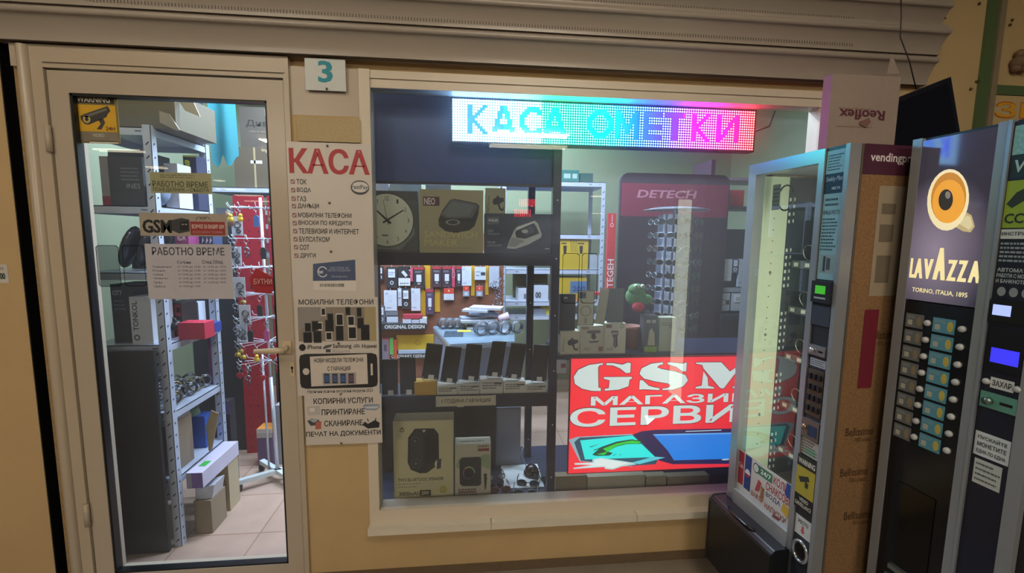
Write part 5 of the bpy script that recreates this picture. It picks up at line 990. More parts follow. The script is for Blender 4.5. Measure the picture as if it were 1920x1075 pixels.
b = MB(); b.prism([(-1.288, .167), (-1.214, .167), (-1.2, .235), (-1.25, .222), (-1.285, .24)], .36, .45, M('#b9bfcc', .3, noise=.1)); solo(b, 'plastic_wrap', 'crumpled clear wrap on the small brown carton', 'wrap')
goods('cardboard_box', 'tall tan carton standing behind the small brown carton', 'box', -1.285, -1.22, .52, .62, .0, .25, '#b5a98c', '#a79a7c', lambda b, r, y: (b.ring((r[0]+r[1])/2, (r[2]+r[3])*.6, .018, .024, .2, y, P('#5b5850')), b.lines(frac(r, .2, .8, .1, .35), y, P('#6d6858'), 3)))
goods('product_box', 'purple box with an orange lid at the end of the rack', 'box', -1.29, -1.2, .98, 1.07, .0, .21, '#7d5a8d', '#6d5680', lambda b, r, y: (b.flat(frac(r, 0, 1, .85, 1), y, P('#cfd0d6')),))
goods('product_box', 'flat orange and white box lying on the purple box', 'box', -1.285, -1.195, .97, 1.065, .212, .24, '#d08a3a', '#d6d3cf')
goods('waste_bin', 'pale grey bin standing behind the purple box', 'bin', -1.185, -1.12, .99, 1.06, .0, .38, '#a9abb3', '#9a9ca6', bevel=.01)
goods('product_box', 'dark box with a purple top leaning at the end of the rack', 'box', -1.33, -1.29, .70, .76, .0, .52, '#2b2c36', art=lambda b, r, y: (b.flat(frac(r, 0, 1, .86, 1), y, P('#5d4a8d')),))
b = MB(); b.box(-1.2, -1.1, 1.075, 1.09, .0, .56, M('#23252c', .4)); solo(b, 'chalkboard', 'dark rounded board standing behind the grey bin', 'board', bevel=.006)
# dark board at the end of the rack
b = MB(); b.box(-1.60, -1.332, .225, .243, .0, .925, M('#26282c', .35, noise=.08, scale=6)); solo(b, 'board', 'large dark board leaning at the lower end of the left rack', 'board', bevel=.002)
# ------------------------------------------------------------------ keychain stand, red displays, cartons behind the door
WIRE = M('#c6cfdd', .3, .4, noise=.03)
KX, KY = -1.10, .80
ks = thing('keychain_stand', 'white wheeled wire stand hung with keychains, right of the left rack', 'stand', (KX, KY, 0))
b = MB(); b.tube([(KX, KY, .05), (KX-.012, KY, .62)], .0105, WIRE, 10); b.tube([(KX-.012, KY, .62), (KX-.02, KY+.0, 1.62)], .008, WIRE, 10); b.build('pole', ks)
b = MB(); b.tube([(KX-.055, KY+.02, .06), (KX-.06, KY+.02, .75)], .006, WIRE, 8); b.build('brace', ks)
for ex, ey in ((-.165, -.105), (.17, .06), (-.14, .12), (.16, -.14)):
    b = MB(); d_ = Vector((ex, ey, 0)); n = d_.normalized().cross(Vector((0, 0, 1)))*.014
    a0 = Vector((KX, KY, .045)); a1 = a0+d_; vs = [a0-n, a0+n, a1+n, a1-n]; b.add([tuple(q) for q in vs]+[(q.x, q.y, .07) for q in vs], [(0, 3, 2, 1), (4, 5, 6, 7), (0, 1, 5, 4), (1, 2, 6, 5), (2, 3, 7, 6), (3, 0, 4, 7)], M('#c9d6da', .35)); ft = b.build('foot', ks)
    b = MB(); b.X = Matrix.Translation((a1.x*1.0, a1.y, .022)) @ Matrix.Rotation(math.pi/2, 4, 'Y'); b.lathe([(.001, -.012), (.02, -.012), (.022, 0), (.02, .012), (.001, .012)], (0, 0, 0), M('#1c1d22', .5), 16); b.build('caster', ft)
LV = [1.565, 1.40, 1.245, 1.10, .965, .83, .72]
HK = []
for li, z in enumerate(LV):
    b = MB(); x0 = KX-.012-.008*(z-.62)
    for k in range(12):
        a = math.radians(-165+k*30+li*9); L = .15; e = Vector((x0+L*math.cos(a), KY+L*math.sin(a), z)); b.tube([(x0, KY, z), tuple(e), (e.x+.012*math.cos(a), e.y+.012*math.sin(a), z+.02)], .0019, WIRE, 5)
        if math.sin(a) < .45: HK.append((e, a, li))
    b.torus((x0, KY, z), .016, .004, WIRE, (0, 0, 1), 14, 6); b.build('hook_ring', ks)
KCOL = {'yellow duck': '#d6b82e', 'white card': '#c3cad6', 'black tag': '#24262c', 'red heart': '#a8242e', 'brown bear': '#7d6350', 'steel ring': '#9aa0a8', 'blue tag': '#3f5f9a', 'striped bee': '#c9a82a', 'pink strap': '#b0508a'}
HGT = ['top', 'second', 'third', 'fourth', 'fifth', 'sixth', 'lowest']; KN = {}
ORD = ['first', 'second', 'third', 'fourth', 'fifth', 'sixth', 'seventh']
def keychain(e, kind, lab):
    col = KCOL[kind]; t = thing('keychain', lab, 'keychain', tuple(e), 0, 'keychains on the white stand')
    b = MB(); b.torus((e.x, e.y, e.z-.012), .011, .0014, M('#aab0b8', .2, .8), (0, 1, .2), 14, 5); b.tube([(e.x, e.y, e.z-.022), (e.x, e.y, e.z-.045)], .0016, M('#9aa0a8', .3, .8), 5); b.build('ring', t)
    b = MB(); z = e.z-.045; m = M(col, .4)
    if kind == 'white card': b.box(e.x-.028, e.x+.028, e.y-.003, e.y, z-.105, z, m); b.torus((e.x+.004, e.y-.005, z-.045), .016, .003, M('#5d636d', .25, .7), (0, 1, 0), 16, 6); b.torus((e.x+.008, e.y-.006, z-.08), .01, .004, M('#3d424a', .3), (0, 1, 0), 14, 6)
    elif kind == 'yellow duck': b.ball((e.x, e.y, z-.02), .014, m, 12, (1, .8, 1.1)); b.ball((e.x+.004, e.y-.004, z-.002), .009, m, 10)
    elif kind == 'striped bee': b.ball((e.x, e.y, z-.013), .014, m, 12, (1.1, .8, .9)); b.torus((e.x, e.y, z-.013), .0138, .002, DARK, (1, 0, 0), 12, 5); b.ball((e.x, e.y, z-.03), .008, DARK, 8)
    elif kind == 'brown bear': b.ball((e.x, e.y, z-.03), .028, m, 12, (1, .8, 1.1)); b.ball((e.x, e.y-.004, z+.0), .019, m, 12); b.ball((e.x-.014, e.y, z+.014), .008, m, 8); b.ball((e.x+.014, e.y, z+.014), .008, m, 8)
    elif kind == 'steel ring': b.torus((e.x, e.y, z-.014), .014, .0035, M('#8d939b', .2, .8), (0, 1, .3), 14, 6); b.torus((e.x+.004, e.y-.004, z-.036), .011, .003, M('#555a62', .25, .7), (.3, 1, 0), 14, 6)
    elif kind == 'red heart': b.prism([(e.x, z-.035), (e.x+.018, z-.012), (e.x+.014, z), (e.x+.005, z+.001), (e.x, z-.005), (e.x-.005, z+.001), (e.x-.014, z), (e.x-.018, z-.012)], e.y-.004, e.y+.004, m)
    else: b.prism([(e.x-.012, z-.06), (e.x+.012, z-.06), (e.x+.014, z-.01), (e.x+.006, z), (e.x-.006, z), (e.x-.014, z-.01)], e.y-.004, e.y+.004, m)
    b.build('pendant', t)
PATT = [['brown bear', 'white card', 'yellow duck', 'yellow duck', 'blue tag'], ['white card', 'black tag', 'steel ring', 'steel ring', 'black tag'], ['black tag', 'black tag', 'white card', 'black tag', 'pink strap'], ['black tag', 'striped bee', 'steel ring', 'white card', 'black tag'], ['white card', 'steel ring', 'steel ring', 'black tag', 'pink strap'], ['striped bee', 'striped bee', 'striped bee', 'yellow duck', 'red heart'], ['black tag', 'steel ring', 'red heart', 'steel ring', 'red heart']]
for li in range(7):
    hs = sorted([h for h in HK if h[2] == li], key=lambda h: h[0].x)[:7]
    for k, h in enumerate(hs):
        keychain(h[0], PATT[li][k % 5], '%s keychain on the %s ring of the white stand, %s hook from the left' % (PATT[li][k % 5], HGT[li], ORD[k]))
def peg_panel(lab, x0, x1, y, z0, z1, h):
    b = MB(); b.box(x0, x1, y, y+.02, z0, z1, M(h, .5))
    for i in range(int((z1-z0)/.07)):
        for j in range(3): b.disc(x0+(x1-x0)*(.2+.3*j), z0+.04+i*.07, .004, .004, y-.0005, DARK, 8)
    solo(b, 'pegboard', lab, 'board', bevel=.003)
peg_panel('red perforated display panel standing behind the keychain stand', -1.435, -1.26, 1.15, .0, 1.66, '#a81f34'); peg_panel('narrow red display panel right of the wide red one, behind the stand', -1.235, -1.15, 1.15, .0, 1.66, '#a02036'); peg_panel('dark display panel right of the red ones, seen beside the door edge', -1.14, -.85, 1.18, .0, 1.62, '#24242c'); peg_panel('dark panel left of the red displays behind the stand', -1.75, -1.45, 1.2, .0, 1.5, '#2d3140')
rb = thing('metal_rack', 'second white metal rack at the back, carrying brown cartons', 'shelf', (-1.35, 1.6, 0))
for x in (-1.74, -1.0):
    for y in (1.42, 1.8):
        b = MB(); slotted_post(b, x, x+.03, y, y+.03, 0, 1.74, y < 1.5); b.build('post', rb)
for z in (1.735, 1.3): shelf_mesh(-1.739, -.972, 1.423, 1.829, z).build('shelf', rb)
DRK_ = M('#2a2b31', .5)
def art_rib(b, r, y): b.text('Дивлюк', frac(r, .1, .85, .5, .68), y, P('#2b2722'), .02); b.lines(frac(r, .15, .85, .36, .44), y, P('#6d6454'), 1); b.flat(frac(r, .42, .58, .78, .95), y, P('#8d8571'))
goods('cardboard_box', 'large grey brown carton with printed letters, uppermost at the back', 'box', -1.52, -1.13, 1.47, 1.75, 2.005, 2.27, '#57514a', '#524c45', art_rib)
goods('cardboard_box', 'brown carton with a tape handle under the printed carton', 'box', -1.56, -1.26, 1.45, 1.72, 1.737, 2.003, '#5f5543', '#5b5142', lambda b, r, y: (b.flat(frac(r, .35, .6, .6, .68), y, P('#c3c3be')), b.flat(frac(r, .42, .46, 0, 1), y, P('#a39370'))))
goods('cardboard_box', 'brown carton with a white label at the right of the back rack', 'box', -1.25, -1.03, 1.46, 1.72, 1.737, 2.0, '#655a46', '#605644', lambda b, r, y: (b.flat(frac(r, .15, .35, .35, .8), y, P('#c9c9c3'))))
goods('product_box', 'grey box on the second shelf of the back rack', 'box', -1.70, -1.42, 1.46, 1.7, 1.302, 1.6, '#6d7480', '#5b616b'); goods('product_box', 'red checked box on the second shelf of the back rack', 'box', -1.40, -1.22, 1.46, 1.7, 1.302, 1.62, '#7d2630', '#6d2a32', lambda b, r, y: [b.flat(frac(r, u, u+.15, v, v+.1), y, P('#9aa0a0')) for u in (.1, .45, .75) for v in (.2, .5, .8)])
goods('product_box', 'dark green box on the second shelf of the back rack', 'box', -1.2, -1.05, 1.46, 1.7, 1.302, 1.6, '#2c3a38')
# ------------------------------------------------------------------ goods seen through the window
# blister wall: brown cardboard display with hanging packs
BY = 1.5
bw = thing('blister_display', 'brown cardboard display wall hung with charger packs', 'stand', (-.2, BY, .2))
pb_ = Y(BY)
x0, _, _, z1 = pb_.r(690, 480, 960, 500); x1 = pb_.p(944, 520)[0]; zb = .0
b = MB(); b.box(x0-.05, x1, BY, BY+.02, zb, 1.45, M('#7d4f3c', .6)); b.build('back_board', bw)
for (a, c, e, g_) in ((795, 500, 807, 540), (703, 535, 714, 574), (789, 540, 798, 590), (815, 548, 825, 580), (883, 500, 890, 550), (910, 500, 916, 548)):
    q = pb_.r(a, c, e, g_); b = MB(); b.box(q[0], q[1], BY-.004, BY, q[2]-.02, q[3]+.02, P('#c99a22')); b.build('yellow_strip', bw)
for (a, c, e, g_, s_, tx) in ((708, 607, 798, 619, 'ORIGINAL DESIGN', (721, 609.5, 796, 616.5)), (742, 663, 798, 673, 'ORDINARY DEFINI', (734, 665, 797, 671.5))):
    dd_ = -.075 if s_[1] == 'R' and s_[2] == 'I' else -.03; q = pb_.r(a, c, e, g_, dd_); b = MB(); b.box(q[0], q[1] if s_[1] == 'R' and s_[2] == 'I' else q[1]+.02, BY+dd_, BY, q[2], q[3], P('#2a3036')); t_ = pb_.r(*tx, dd_); b.text(s_, t_, BY+dd_-.0006, P('#d3d9dc'), .025); b.build('header_strip', bw)
q = pb_.r(744, 628, 798, 656); b = MB(); b.box(q[0], q[1]+.06, BY-.012, BY, q[2], q[3], P('#c9a82a')); b.ring((q[0]+q[1])/2+.05, (q[2]+q[3])/2, .02, .018, .15, BY-.0126, P('#7d6518')); b.build('yellow_panel', bw)
def hang(b, r, y): b.torus(((r[0]+r[1])/2, y+.004, r[3]+.006), .006, .0014, WIRE, (1, 0, 0), 10, 5)
def d_charger(b, r, y, c='#c9ccd6'):
    b.flat(frac(r, .05, .95, .88, .99), y, P('#b0303c')); b.box(*frac(r, .28, .72, .28, .62)[:2], y-.006, y, *frac(r, .28, .72, .3, .64)[2:], P(c)); b.flat(frac(r, .36, .64, .18, .27), y, P('#b5bac6')); b.lines(frac(r, .15, .85, .72, .82), y, P('#9aa0aa'), 2); b.lines(frac(r, .2, .8, .04, .12), y, P('#8a4a50'), 1)
def d_cable(b, r, y): b.box(*frac(r, .2, .8, .45, .88)[:2], y-.004, y, *frac(r, .2, .8, .5, .9)[2:], P('#cfd6e2')); b.lines(frac(r, .25, .75, .6, .8), y-.005, P('#8d97a8'), 2); x, z = (r[0]+r[1])/2, r[2]+(r[3]-r[2])*.25; b.ring(x, z, .013, .014, .4, y, P('#c6ccd6'))
def d_usb(b, r, y): b.poly([frac(r, .25, 0, .7, 0)[0::2], frac(r, .45, 0, .8, 0)[0::2], frac(r, .8, 0, .55, 0)[0::2], frac(r, .6, 0, .45, 0)[0::2]], y, P('#c6ccd6')); b.flat(frac(r, 0, 1, 0, .4), y-.0003, P('#cdd3dd'));[b.disc(r[0]+(r[1]-r[0])*(.2+.15*k), r[2]+(r[3]-r[2])*.12, .004, .005, y-.0006, DARK, 8) for k in range(5)]
def d_white(b, r, y): b.lines(frac(r, .15, .6, .1, .2), y, P('#8d97a8'), 1); b.ring((r[0]+r[1])/2, r[2]+(r[3]-r[2])*.6, .012, .024, .12, y, P('#a9b3c4')); b.flat(frac(r, .1, .35, .8, .9), y, P('#a9b3c4'))
def d_plug(b, r, y): b.flat(frac(r, .55, .95, .35, .6), y, P('#33363c')); b.flat(frac(r, .1, .4, .3, .38), y, P('#7d8696')); b.flat(frac(r, .1, .5, .6, .66), y, P('#7d8696'))
def d_red(b, r, y): b.flat(frac(r, 0, 1, .55, 1), y, P('#c9402c')); b.text('▲' if False else 'A', frac(r, .4, .6, .7, .9), y-.0004, P('#e2cfc6'), .03); b.flat(frac(r, .25, .75, .1, .4), y-.0004, P('#c3c8d2'))
PK = [('dark earphone pack, leftmost of the top row', (706, 500, 719, 526), '#2c2e36', d_cable), ('dark pack with a white adapter, second of the top row', (724, 501, 745, 540), '#2b2d35', d_cable), ('black and white flash drive pack of the top row', (747, 500, 769, 536), '#26282f', d_usb), ('thin pink pack behind the flash drive pack', (766, 503, 774, 528), '#c04a62', d_white), ('dark red topped earbud pack, left of the yellow strip', (775, 501, 796, 541), '#2a2830', d_charger),
 ('dark red topped charger pack right of the yellow strip', (810, 500, 828, 539), '#3a2a34', d_charger), ('second charger pack right of the yellow strip', (829, 500, 847, 539), '#362a38', d_charger), ('thin crimson pack beside the two charger packs', (847.5, 500, 853, 539), '#b83a58', d_white), ('charger pack right of the thin crimson pack', (855, 500, 866, 538), '#34303c', d_charger), ('white slim box in the top row, right of the chargers', (866, 500, 884, 536), '#c3cbda', d_white), ('white pack printed with a black plug in the top row', (890, 501, 911, 525), '#bcc6d8', d_plug), ('white pack at the right end of the top row', (917, 500, 936, 538), '#aab2c2', d_white),
 ('large tilted white box in the second row, leftmost', (720, 545, 744, 583), '#c9d0de', d_white), ('narrow white pack in the second row', (746, 541, 753, 574), '#b9c3d2', d_cable), ('dark pack with a coiled cable in the second row', (753, 541, 769, 580), '#2c2c36', d_cable), ('tall pale box in the middle of the second row', (771, 541, 788, 583), '#c3cbdb', d_white), ('purple and dark pack right of the second yellow strip', (799, 542, 813, 590), '#46385c', d_charger), ('orange and white pack above the paper pile', (832, 541, 851, 563), '#c6ccd6', d_red), ('red topped pack just above the paper pile, left', (868, 537, 880, 556), '#8d98ae', d_red), ('red topped pack just above the paper pile, right', (893, 537, 905, 556), '#8d98ae', d_red),
 ('small white charger pack at the left, third row', (708, 574, 722, 607), '#5d6070', d_cable), ('grey box under the tilted white box', (723, 584, 746, 594), '#6d7380', None), ('white box in the third row, on the lower ledge', (725, 592, 746, 608), '#c0c9da', None)]
for lab, q, h, fn in PK:
    r = pb_.r(*q, -.025); b = MB(); yy = BY-.025; b.box(r[0], r[1], yy, yy+.02, r[2], r[3], P(h))
    if fn: fn(b, r, yy-.0006); hang(b, r, yy)
    solo(b, 'blister_pack', lab+' of the blister display' if 'row' in lab else lab+' on the blister display', 'pack', 'packs on the blister display')
for lab, q, h in (('red flat pack lying on the display ledge', (756, 590, 792, 598), '#b0384c'), ('white pack on the ledge, left of three', (755, 599, 771, 608), '#bfc6d6'), ('white pack on the ledge, middle of three', (772, 600, 786, 608), '#b6bdd0'), ('white pack on the ledge, right of three', (787, 596, 800, 608), '#c6cbd6')):
    r = pb_.r(*q, -.065); b = MB(); b.box(r[0], r[1], BY-.065, BY-.03, r[2], r[3], P(h)); solo(b, 'pack', lab+' above the original design strip', 'pack', 'packs on the display ledge')
for lab, q, h in (('grey pack with a red frame at the lower left of the blister display', (709, 634, 731, 675), '#7d7688'), ('bright green pack beside the red framed pack', (731, 634, 738, 665), '#5fae5a'), ('orange edged pack left of the yellow panel', (739, 637, 744, 675), '#c9502c'), ('blue and white strip pack under the yellow panel', (747, 657, 798, 663), '#a9bcd6')):
    r = pb_.r(*q, -.03); b = MB(); b.box(r[0], r[1], BY-.035, BY-.012 if 'strip' not in lab else BY-.014, r[2], r[3], P(h)); 
    if 'red' in lab[:20]: b.flat(frac(r, 0, 1, .94, 1), BY-.0356, P('#b52a36')); b.flat(frac(r, .92, 1, 0, 1), BY-.0356, P('#b52a36')); b.flat(frac(r, .5, .75, .4, .7), BY-.0356, P('#4a4856'))
    solo(b, 'pack', lab, 'pack')
# glass topped counter
CZ = .80
A_, B_, C_, D_ = [atz(*q, CZ) for q in ((843, 646), (802, 601), (945, 575), (1012, 640))]
ct_ = thing('glass_counter', 'glass topped display counter covered with bangles and papers', 'counter', ((A_.x+D_.x)/2, (A_.y+C_.y)/2, 0))
D_ = Vector((.28, D_.y, CZ)); tt_ = (1.32-A_.y)/(B_.y-A_.y); B_ = A_+(B_-A_)*tt_; fp = [A_, D_, Vector((D_.x+.05, B_.y, CZ)), B_]
def slab(fp, z0, z1, mat, inset=0.):
    b = MB(); c = sum(fp, Vector())/4; q = [p_+(c-p_)*inset for p_ in fp]
    vs = [(p_.x, p_.y, z0) for p_ in q]+[(p_.x, p_.y, z1) for p_ in q]; b.add(vs, [(3, 2, 1, 0), (4, 5, 6, 7)]+[(i, (i+1) % 4, 4+(i+1) % 4, 4+i) for i in range(4)], mat); return b
slab(fp, 0, CZ-.03, M('#868da3', .5, noise=.04), .03).build('counter_body', ct_); slab(fp, CZ-.03, CZ-.006, M('#a9b9c9', .25, .4)).build('top_frame', ct_); slab(fp, CZ-.006, CZ, M('#6f8494', .06, noise=.2, scale=5), .012).build('glass_top', ct_)
rnd = random.Random(5)
for k in range(9):
    b = MB(); x = .075+rnd.uniform(-.06, .08); y = 1.235+rnd.uniform(-.02, .02); z = CZ+.002+k*.0165; w_, h_ = rnd.uniform(.08, .13), rnd.uniform(.04, .06); a = rnd.uniform(-.35, .35)
    b.X = Matrix.Translation((x, y, z)) @ Matrix.Rotation(a, 4, 'Z'); b.box(-w_, w_, -h_, h_, 0, .015, P(rnd.choice(('#aab2c0', '#97a1b2', '#b3b9c4', '#6d788c')))); 
    solo(b, 'paper_bundle', 'pale paper bundle in the pile on the counter, %s from the bottom' % (('lowest', 'second', 'third', 'fourth', 'fifth', 'sixth', 'seventh', 'eighth', 'topmost')[k]), 'paper', 'paper pile on the counter')
def bangle(c, R_, lab, yaw, col='#4a4f58'):
    t = thing('bangle_roll', lab, 'bracelet', c, yaw, 'wrapped bangles on the counter', local=True)
    for k in range(3): b = MB(); b.torus((0, -.018+.018*k, R_), R_, .0042, M((col, '#6d737d', '#3a3e46')[k], .2, .8), (.15*(k-1), 1, .1), 20, 6); b.build('bangle', t)
    b = MB(); b.lathe([(R_*1.12, -.03), (R_*1.16, 0), (R_*1.12, .03)], (0, 0, 0), M('#c9d6e2', .12, alpha=.08), 16); o_ = b.build('plastic_sleeve', t); o_.rotation_euler.x = math.pi/2; o_.location.z = R_
fr_ = [((890, 617), .042), ((915, 631), .046), ((936, 629), .044), ((959, 629), .044), ((981, 626), .04)]
for k, (q, R_) in enumerate(fr_): c = atz(q[0]-12, q[1]-2, CZ); bangle((c.x, c.y, CZ+.001), R_*.95, 'wrapped bangles, %s from the left in the front row on the counter' % ORD[k], .45)
for k, q in enumerate(((832, 602), (845, 603), (858, 601), (871, 602))): c = atz(q[0], q[1], CZ); c = Vector((c.x*2.98/(c.y+1.75), 1.23, CZ)); bangle((c.x, c.y, CZ+.001), .034, 'wrapped bangles, %s from the left in the back row before the papers' % ORD[k], .5)
b = MB(); c = atz(945, 606, CZ); b.X = Matrix.Translation((c.x, c.y, CZ+.04)) @ Matrix.Rotation(1.2, 4, 'Y'); b.lathe([(.03, -.04), (.03, .04)], (0, 0, 0), P('#c6b6c6'), 18); solo(b, 'paper_roll', 'pale pink paper roll lying behind the front bangles', 'roll')
b = MB(); c = atz(872, 622, CZ); b.box(c.x-.05, c.x+.04, c.y-.02, c.y+.03, CZ+.001, CZ+.004, M('#c6cf4a', .5)); solo(b, 'note', 'yellow green slip lying on the glass counter', 'paper')
b = MB(); c = atz(853, 632, CZ); b.box(c.x-.07, c.x+.05, c.y-.0, c.y+.16, CZ+.001, CZ+.003, M('#3a4a58', .1)); solo(b, 'mouse_pad', 'dark flat sheet lying at the left of the counter top', 'sheet')
# standing metal chain rack by the slotted post
b = MB(); rnd = random.Random(2); pc = Y(1.42)
for k in range(26): x, z = pc.p(926+rnd.uniform(-6, 12), 522+k*2.2); b.torus((x, 1.40+rnd.uniform(-.01, .01), z), .011, .0022, M('#7d8490', .2, .8), (rnd.uniform(-1, 1), 1, rnd.uniform(-1, 1)), 10, 5)
o_ = solo(b, 'chain_bunch', 'bunch of steel chains hanging beside the slotted post', 'chain'); o_['kind'] = 'stuff'
# white rack behind, running to the right
RY = 1.75; pr = Y(RY)
wr_ = thing('metal_rack', 'white slotted rack with yellow boxes behind the window, left of the tool cabinet', 'shelf', (.75, RY+.2, 0))
xa = pr.p(940, 540)[0]; xb = pr.p(1133, 450)[0]
for x in (xa, xb-.035):
    for y in (RY, RY+.38): b = MB(); slotted_post(b, x, x+.035, y, y+.03, 0, 1.86, y < RY+.1); b.build('post', wr_)
zR = [pr.p(1080, 341)[1], pr.p(1080, 440)[1], pr.p(1080, 506)[1], pr.p(990, 592)[1]]
Z5 = pr.p(990, 566)[1]
for z in zR[:3]+[Z5, zR[3]]: shelf_mesh(xa+.001, xb-.001, RY+.003, RY+.409, z, .035).build('shelf', wr_)
def rbox(name, lab, q, z, h, art=None, d=.2, front=None):
    r = pr.r(*q, .02); return goods(name, lab, 'box', r[0], r[1], RY+.02, RY+.02+d, z, max(r[3], z+.03), h, front, art)
def art_drill(b, r, y):
    for u in (.2, .75): b.poly([frac(r, u-.06, 0, .75, 0)[0::2], frac(r, u+.06, 0, .75, 0)[0::2], frac(r, u+.05, 0, .5, 0)[0::2], frac(r, u-.04, 0, .5, 0)[0::2]], y, DARK); b.lines(frac(r, u-.12, u+.12, .78, .86), y, DARK, 1, .6)
    for k in range(5): b.poly([frac(r, .42+k*.05, 0, .55, 0)[0::2], frac(r, .44+k*.05, 0, .55, 0)[0::2], frac(r, .38+k*.05, 0, .95, 0)[0::2], frac(r, .36+k*.05, 0, .95, 0)[0::2]], y, P('#7d6a1c'))
rbox('product_box', 'wide yellow box with black tool pictures on the middle shelf', (1048, 446, 1103, 503), zR[2], '#b59a1e', art_drill)
rbox('product_box', 'clear wrapped pale pack beside the wide yellow box', (1106, 478, 1127, 503), zR[2], '#9aa3ad', None)
rbox('product_box', 'yellow box with a blue panel reading 200 on the lower shelf', (1047, 521, 1100, 545), Z5, '#b59a1e', lambda b, r, y: (b.flat(frac(r, .42, 1, .35, .85), y, P('#4a6f9a')), b.text('200', frac(r, .5, .95, .42, .65), y-.0004, P('#28406d'), .03), b.flat(frac(r, .3, .9, 0, .15), y, P('#c97d3a'))))
rbox('product_box', 'teal box with a small display print on the top shelf', (1050, 319, 1086, 333), zR[0], '#2f6f6d', lambda b, r, y: (b.flat(frac(r, .2, .55, .3, .7), y, P('#9ab8b0')), b.flat(frac(r, .65, .9, .3, .7), y, P('#9ab8b0'))))
rbox('product_box', 'dark teal box beside the display box on the top shelf', (1088, 325, 1112, 333), zR[0], '#24504d')
rbox('product_box', 'white charger box on the low shelf between the black posts', (972, 542, 989, 563), Z5, '#c3cad9', lambda b, r, y: b.flat(frac(r, .6, .9, .2, .6), y, P('#6d7686')))
rbox('product_box', 'white box with three dark marks right of the rear post', (1001, 536, 1028, 564), Z5, '#b9c2d3', lambda b, r, y: b.text('00', frac(r, .1, .5, .2, .6), y, P('#3a3f4a'), .04))
r = pr.r(1001, 570, 1024, 590, .02); goods('product_box', 'grey clear topped box under the marked white box', 'box', r[0], r[1], RY+.02, RY+.2, zR[3], Z5-.06, '#6d7686')
goods('product_box', 'olive board box high on the rack between the black posts', 'box', xa+.12, xa+.42, RY+.25, RY+.3, Z5, zR[2]-.05, '#6d6a4a')
goods('product_box', 'small yellow box low on the rack by the front black post', 'box', xa+.33, xa+.42, RY+.03, RY+.15, zR[3], zR[3]+.07, '#b5a52a')
# tool cabinet board with its red side, behind the sunglasses stand
DYB = 1.3; pd = Y(DYB)
r = pd.r(1158, 326, 1360, 640)
tb = thing('display_board', 'large dark board with rounded corners behind the sunglasses stand', 'board', ((r[0]+r[1])/2, DYB, 0))
zt, zb2 = pd.p(1258, 326)[1], .0; c = .06; x0, x1 = r[0], r[1]
pts = [(x0, zb2), (x1, zb2), (x1, zt-c)]+[(x1-c+c*math.cos(a), zt-c+c*math.sin(a)) for a in [math.pi/2*i/5 for i in range(1, 6)]]+[(x0+c+c*math.cos(a), zt-c+c*math.sin(a)) for a in [math.pi/2+math.pi/2*i/5 for i in range(6)]]
b = MB(); b.prism(pts, DYB, DYB+.03, M('#2a1c2c', .35), M('#3a3540', .4)); b.flat((x0+.01, x1-.01, zt-.3, zt-.07), DYB-.0006, M('#6d1536', .4)); b.build('board', tb)
rr = pd.r(1196, 357, 1305, 372); b = MB(); b.text('DETECH', rr, DYB-.0014, P('#a86a80'), .03, .25); b.build('lettering', tb)
r2 = pd.r(1138, 400, 1153, 548, -.08); b = MB(); b.box(r2[0], r2[1], DYB-.08, DYB-.06, r2[2], r2[3], P('#b3202c')); b.box(r2[0], r2[1], DYB-.06, DYB-.05, 0, r2[3], P('#2a2c34')); b.box(r2[0]-.09, r2[1], DYB-.1, DYB-.04, r2[2]-.02, r2[2], P('#a81f2c'))
gl = glyphs('TEGEH', .02); b.add([(r2[0]+.006+(r2[1]-r2[0]-.012)*(1-q[1]), DYB-.0806, r2[2]+.03+.2*q[0]) for q in gl[0]], gl[1], P('#d6c3c6')); x, z = (r2[0]+r2[1])/2, r2[3]-.06; b.ring(x, z-.02, .012, .014, .3, DYB-.0806, P('#d6c3c6')); b.flat((x-.002, x+.002, z, z+.05), DYB-.0806, P('#d6c3c6'))
solo(b, 'side_strip', 'red vertical strip with white letters left of the dark board', 'sign')
goods('storage_box', 'dark storage box with a red lid left of the plush frog', 'box', .63, .72, 1.0, 1.1, .9, 1.06, '#2c2d36') if False else None
# sunglasses stand
SX, SY = aty(1262, 500, .95).x, .95
sg = thing('sunglasses_stand', 'tall round sunglasses stand with a glass top behind the window', 'stand', (SX, SY, 0))
zt = aty(1262, 394, SY).z
b = MB(); b.lathe([(.19, 0), (.19, .02), (.02, .03)], (SX, SY, 0), DARK, 24); b.tube([(SX, SY, .03), (SX, SY, zt)], .018, M('#5b616d', .3, .6), 12); b.build('pole', sg)
b = MB(); b.lathe([(.005, zt+.016), (.12, zt+.016), (.20, zt), (.20, zt-.005), (.005, zt-.006)], (SX, SY, 0), M('#7d8a9a', .1, alpha=.6), 36); b.build('glass_top', sg)
for k, a in enumerate((-2.35, -1.75, -.95, -2.95, .1, 1.2, 2.2)):
    b = MB(); b.X = Matrix.Translation((SX, SY, 0)) @ Matrix.Rotation(a, 4, 'Z'); b.box(.085, .097, -.042, .042, .35, zt-.03, M('#aeb9cc' if k == 0 else '#59627a', .4))
    for i in range(9): b.add([(.0975, .022*math.cos(t)*.4, .45+i*.095+.012*math.sin(t)) for t in [math.pi*j/5 for j in range(10)]], [tuple(range(10))], DARK)
    b.build('panel', sg)
HG = ['lowest', 'second lowest', 'third lowest', 'fourth', 'fifth', 'sixth', 'seventh', 'second highest', 'highest']
LENS = M('#12161c', .06); 
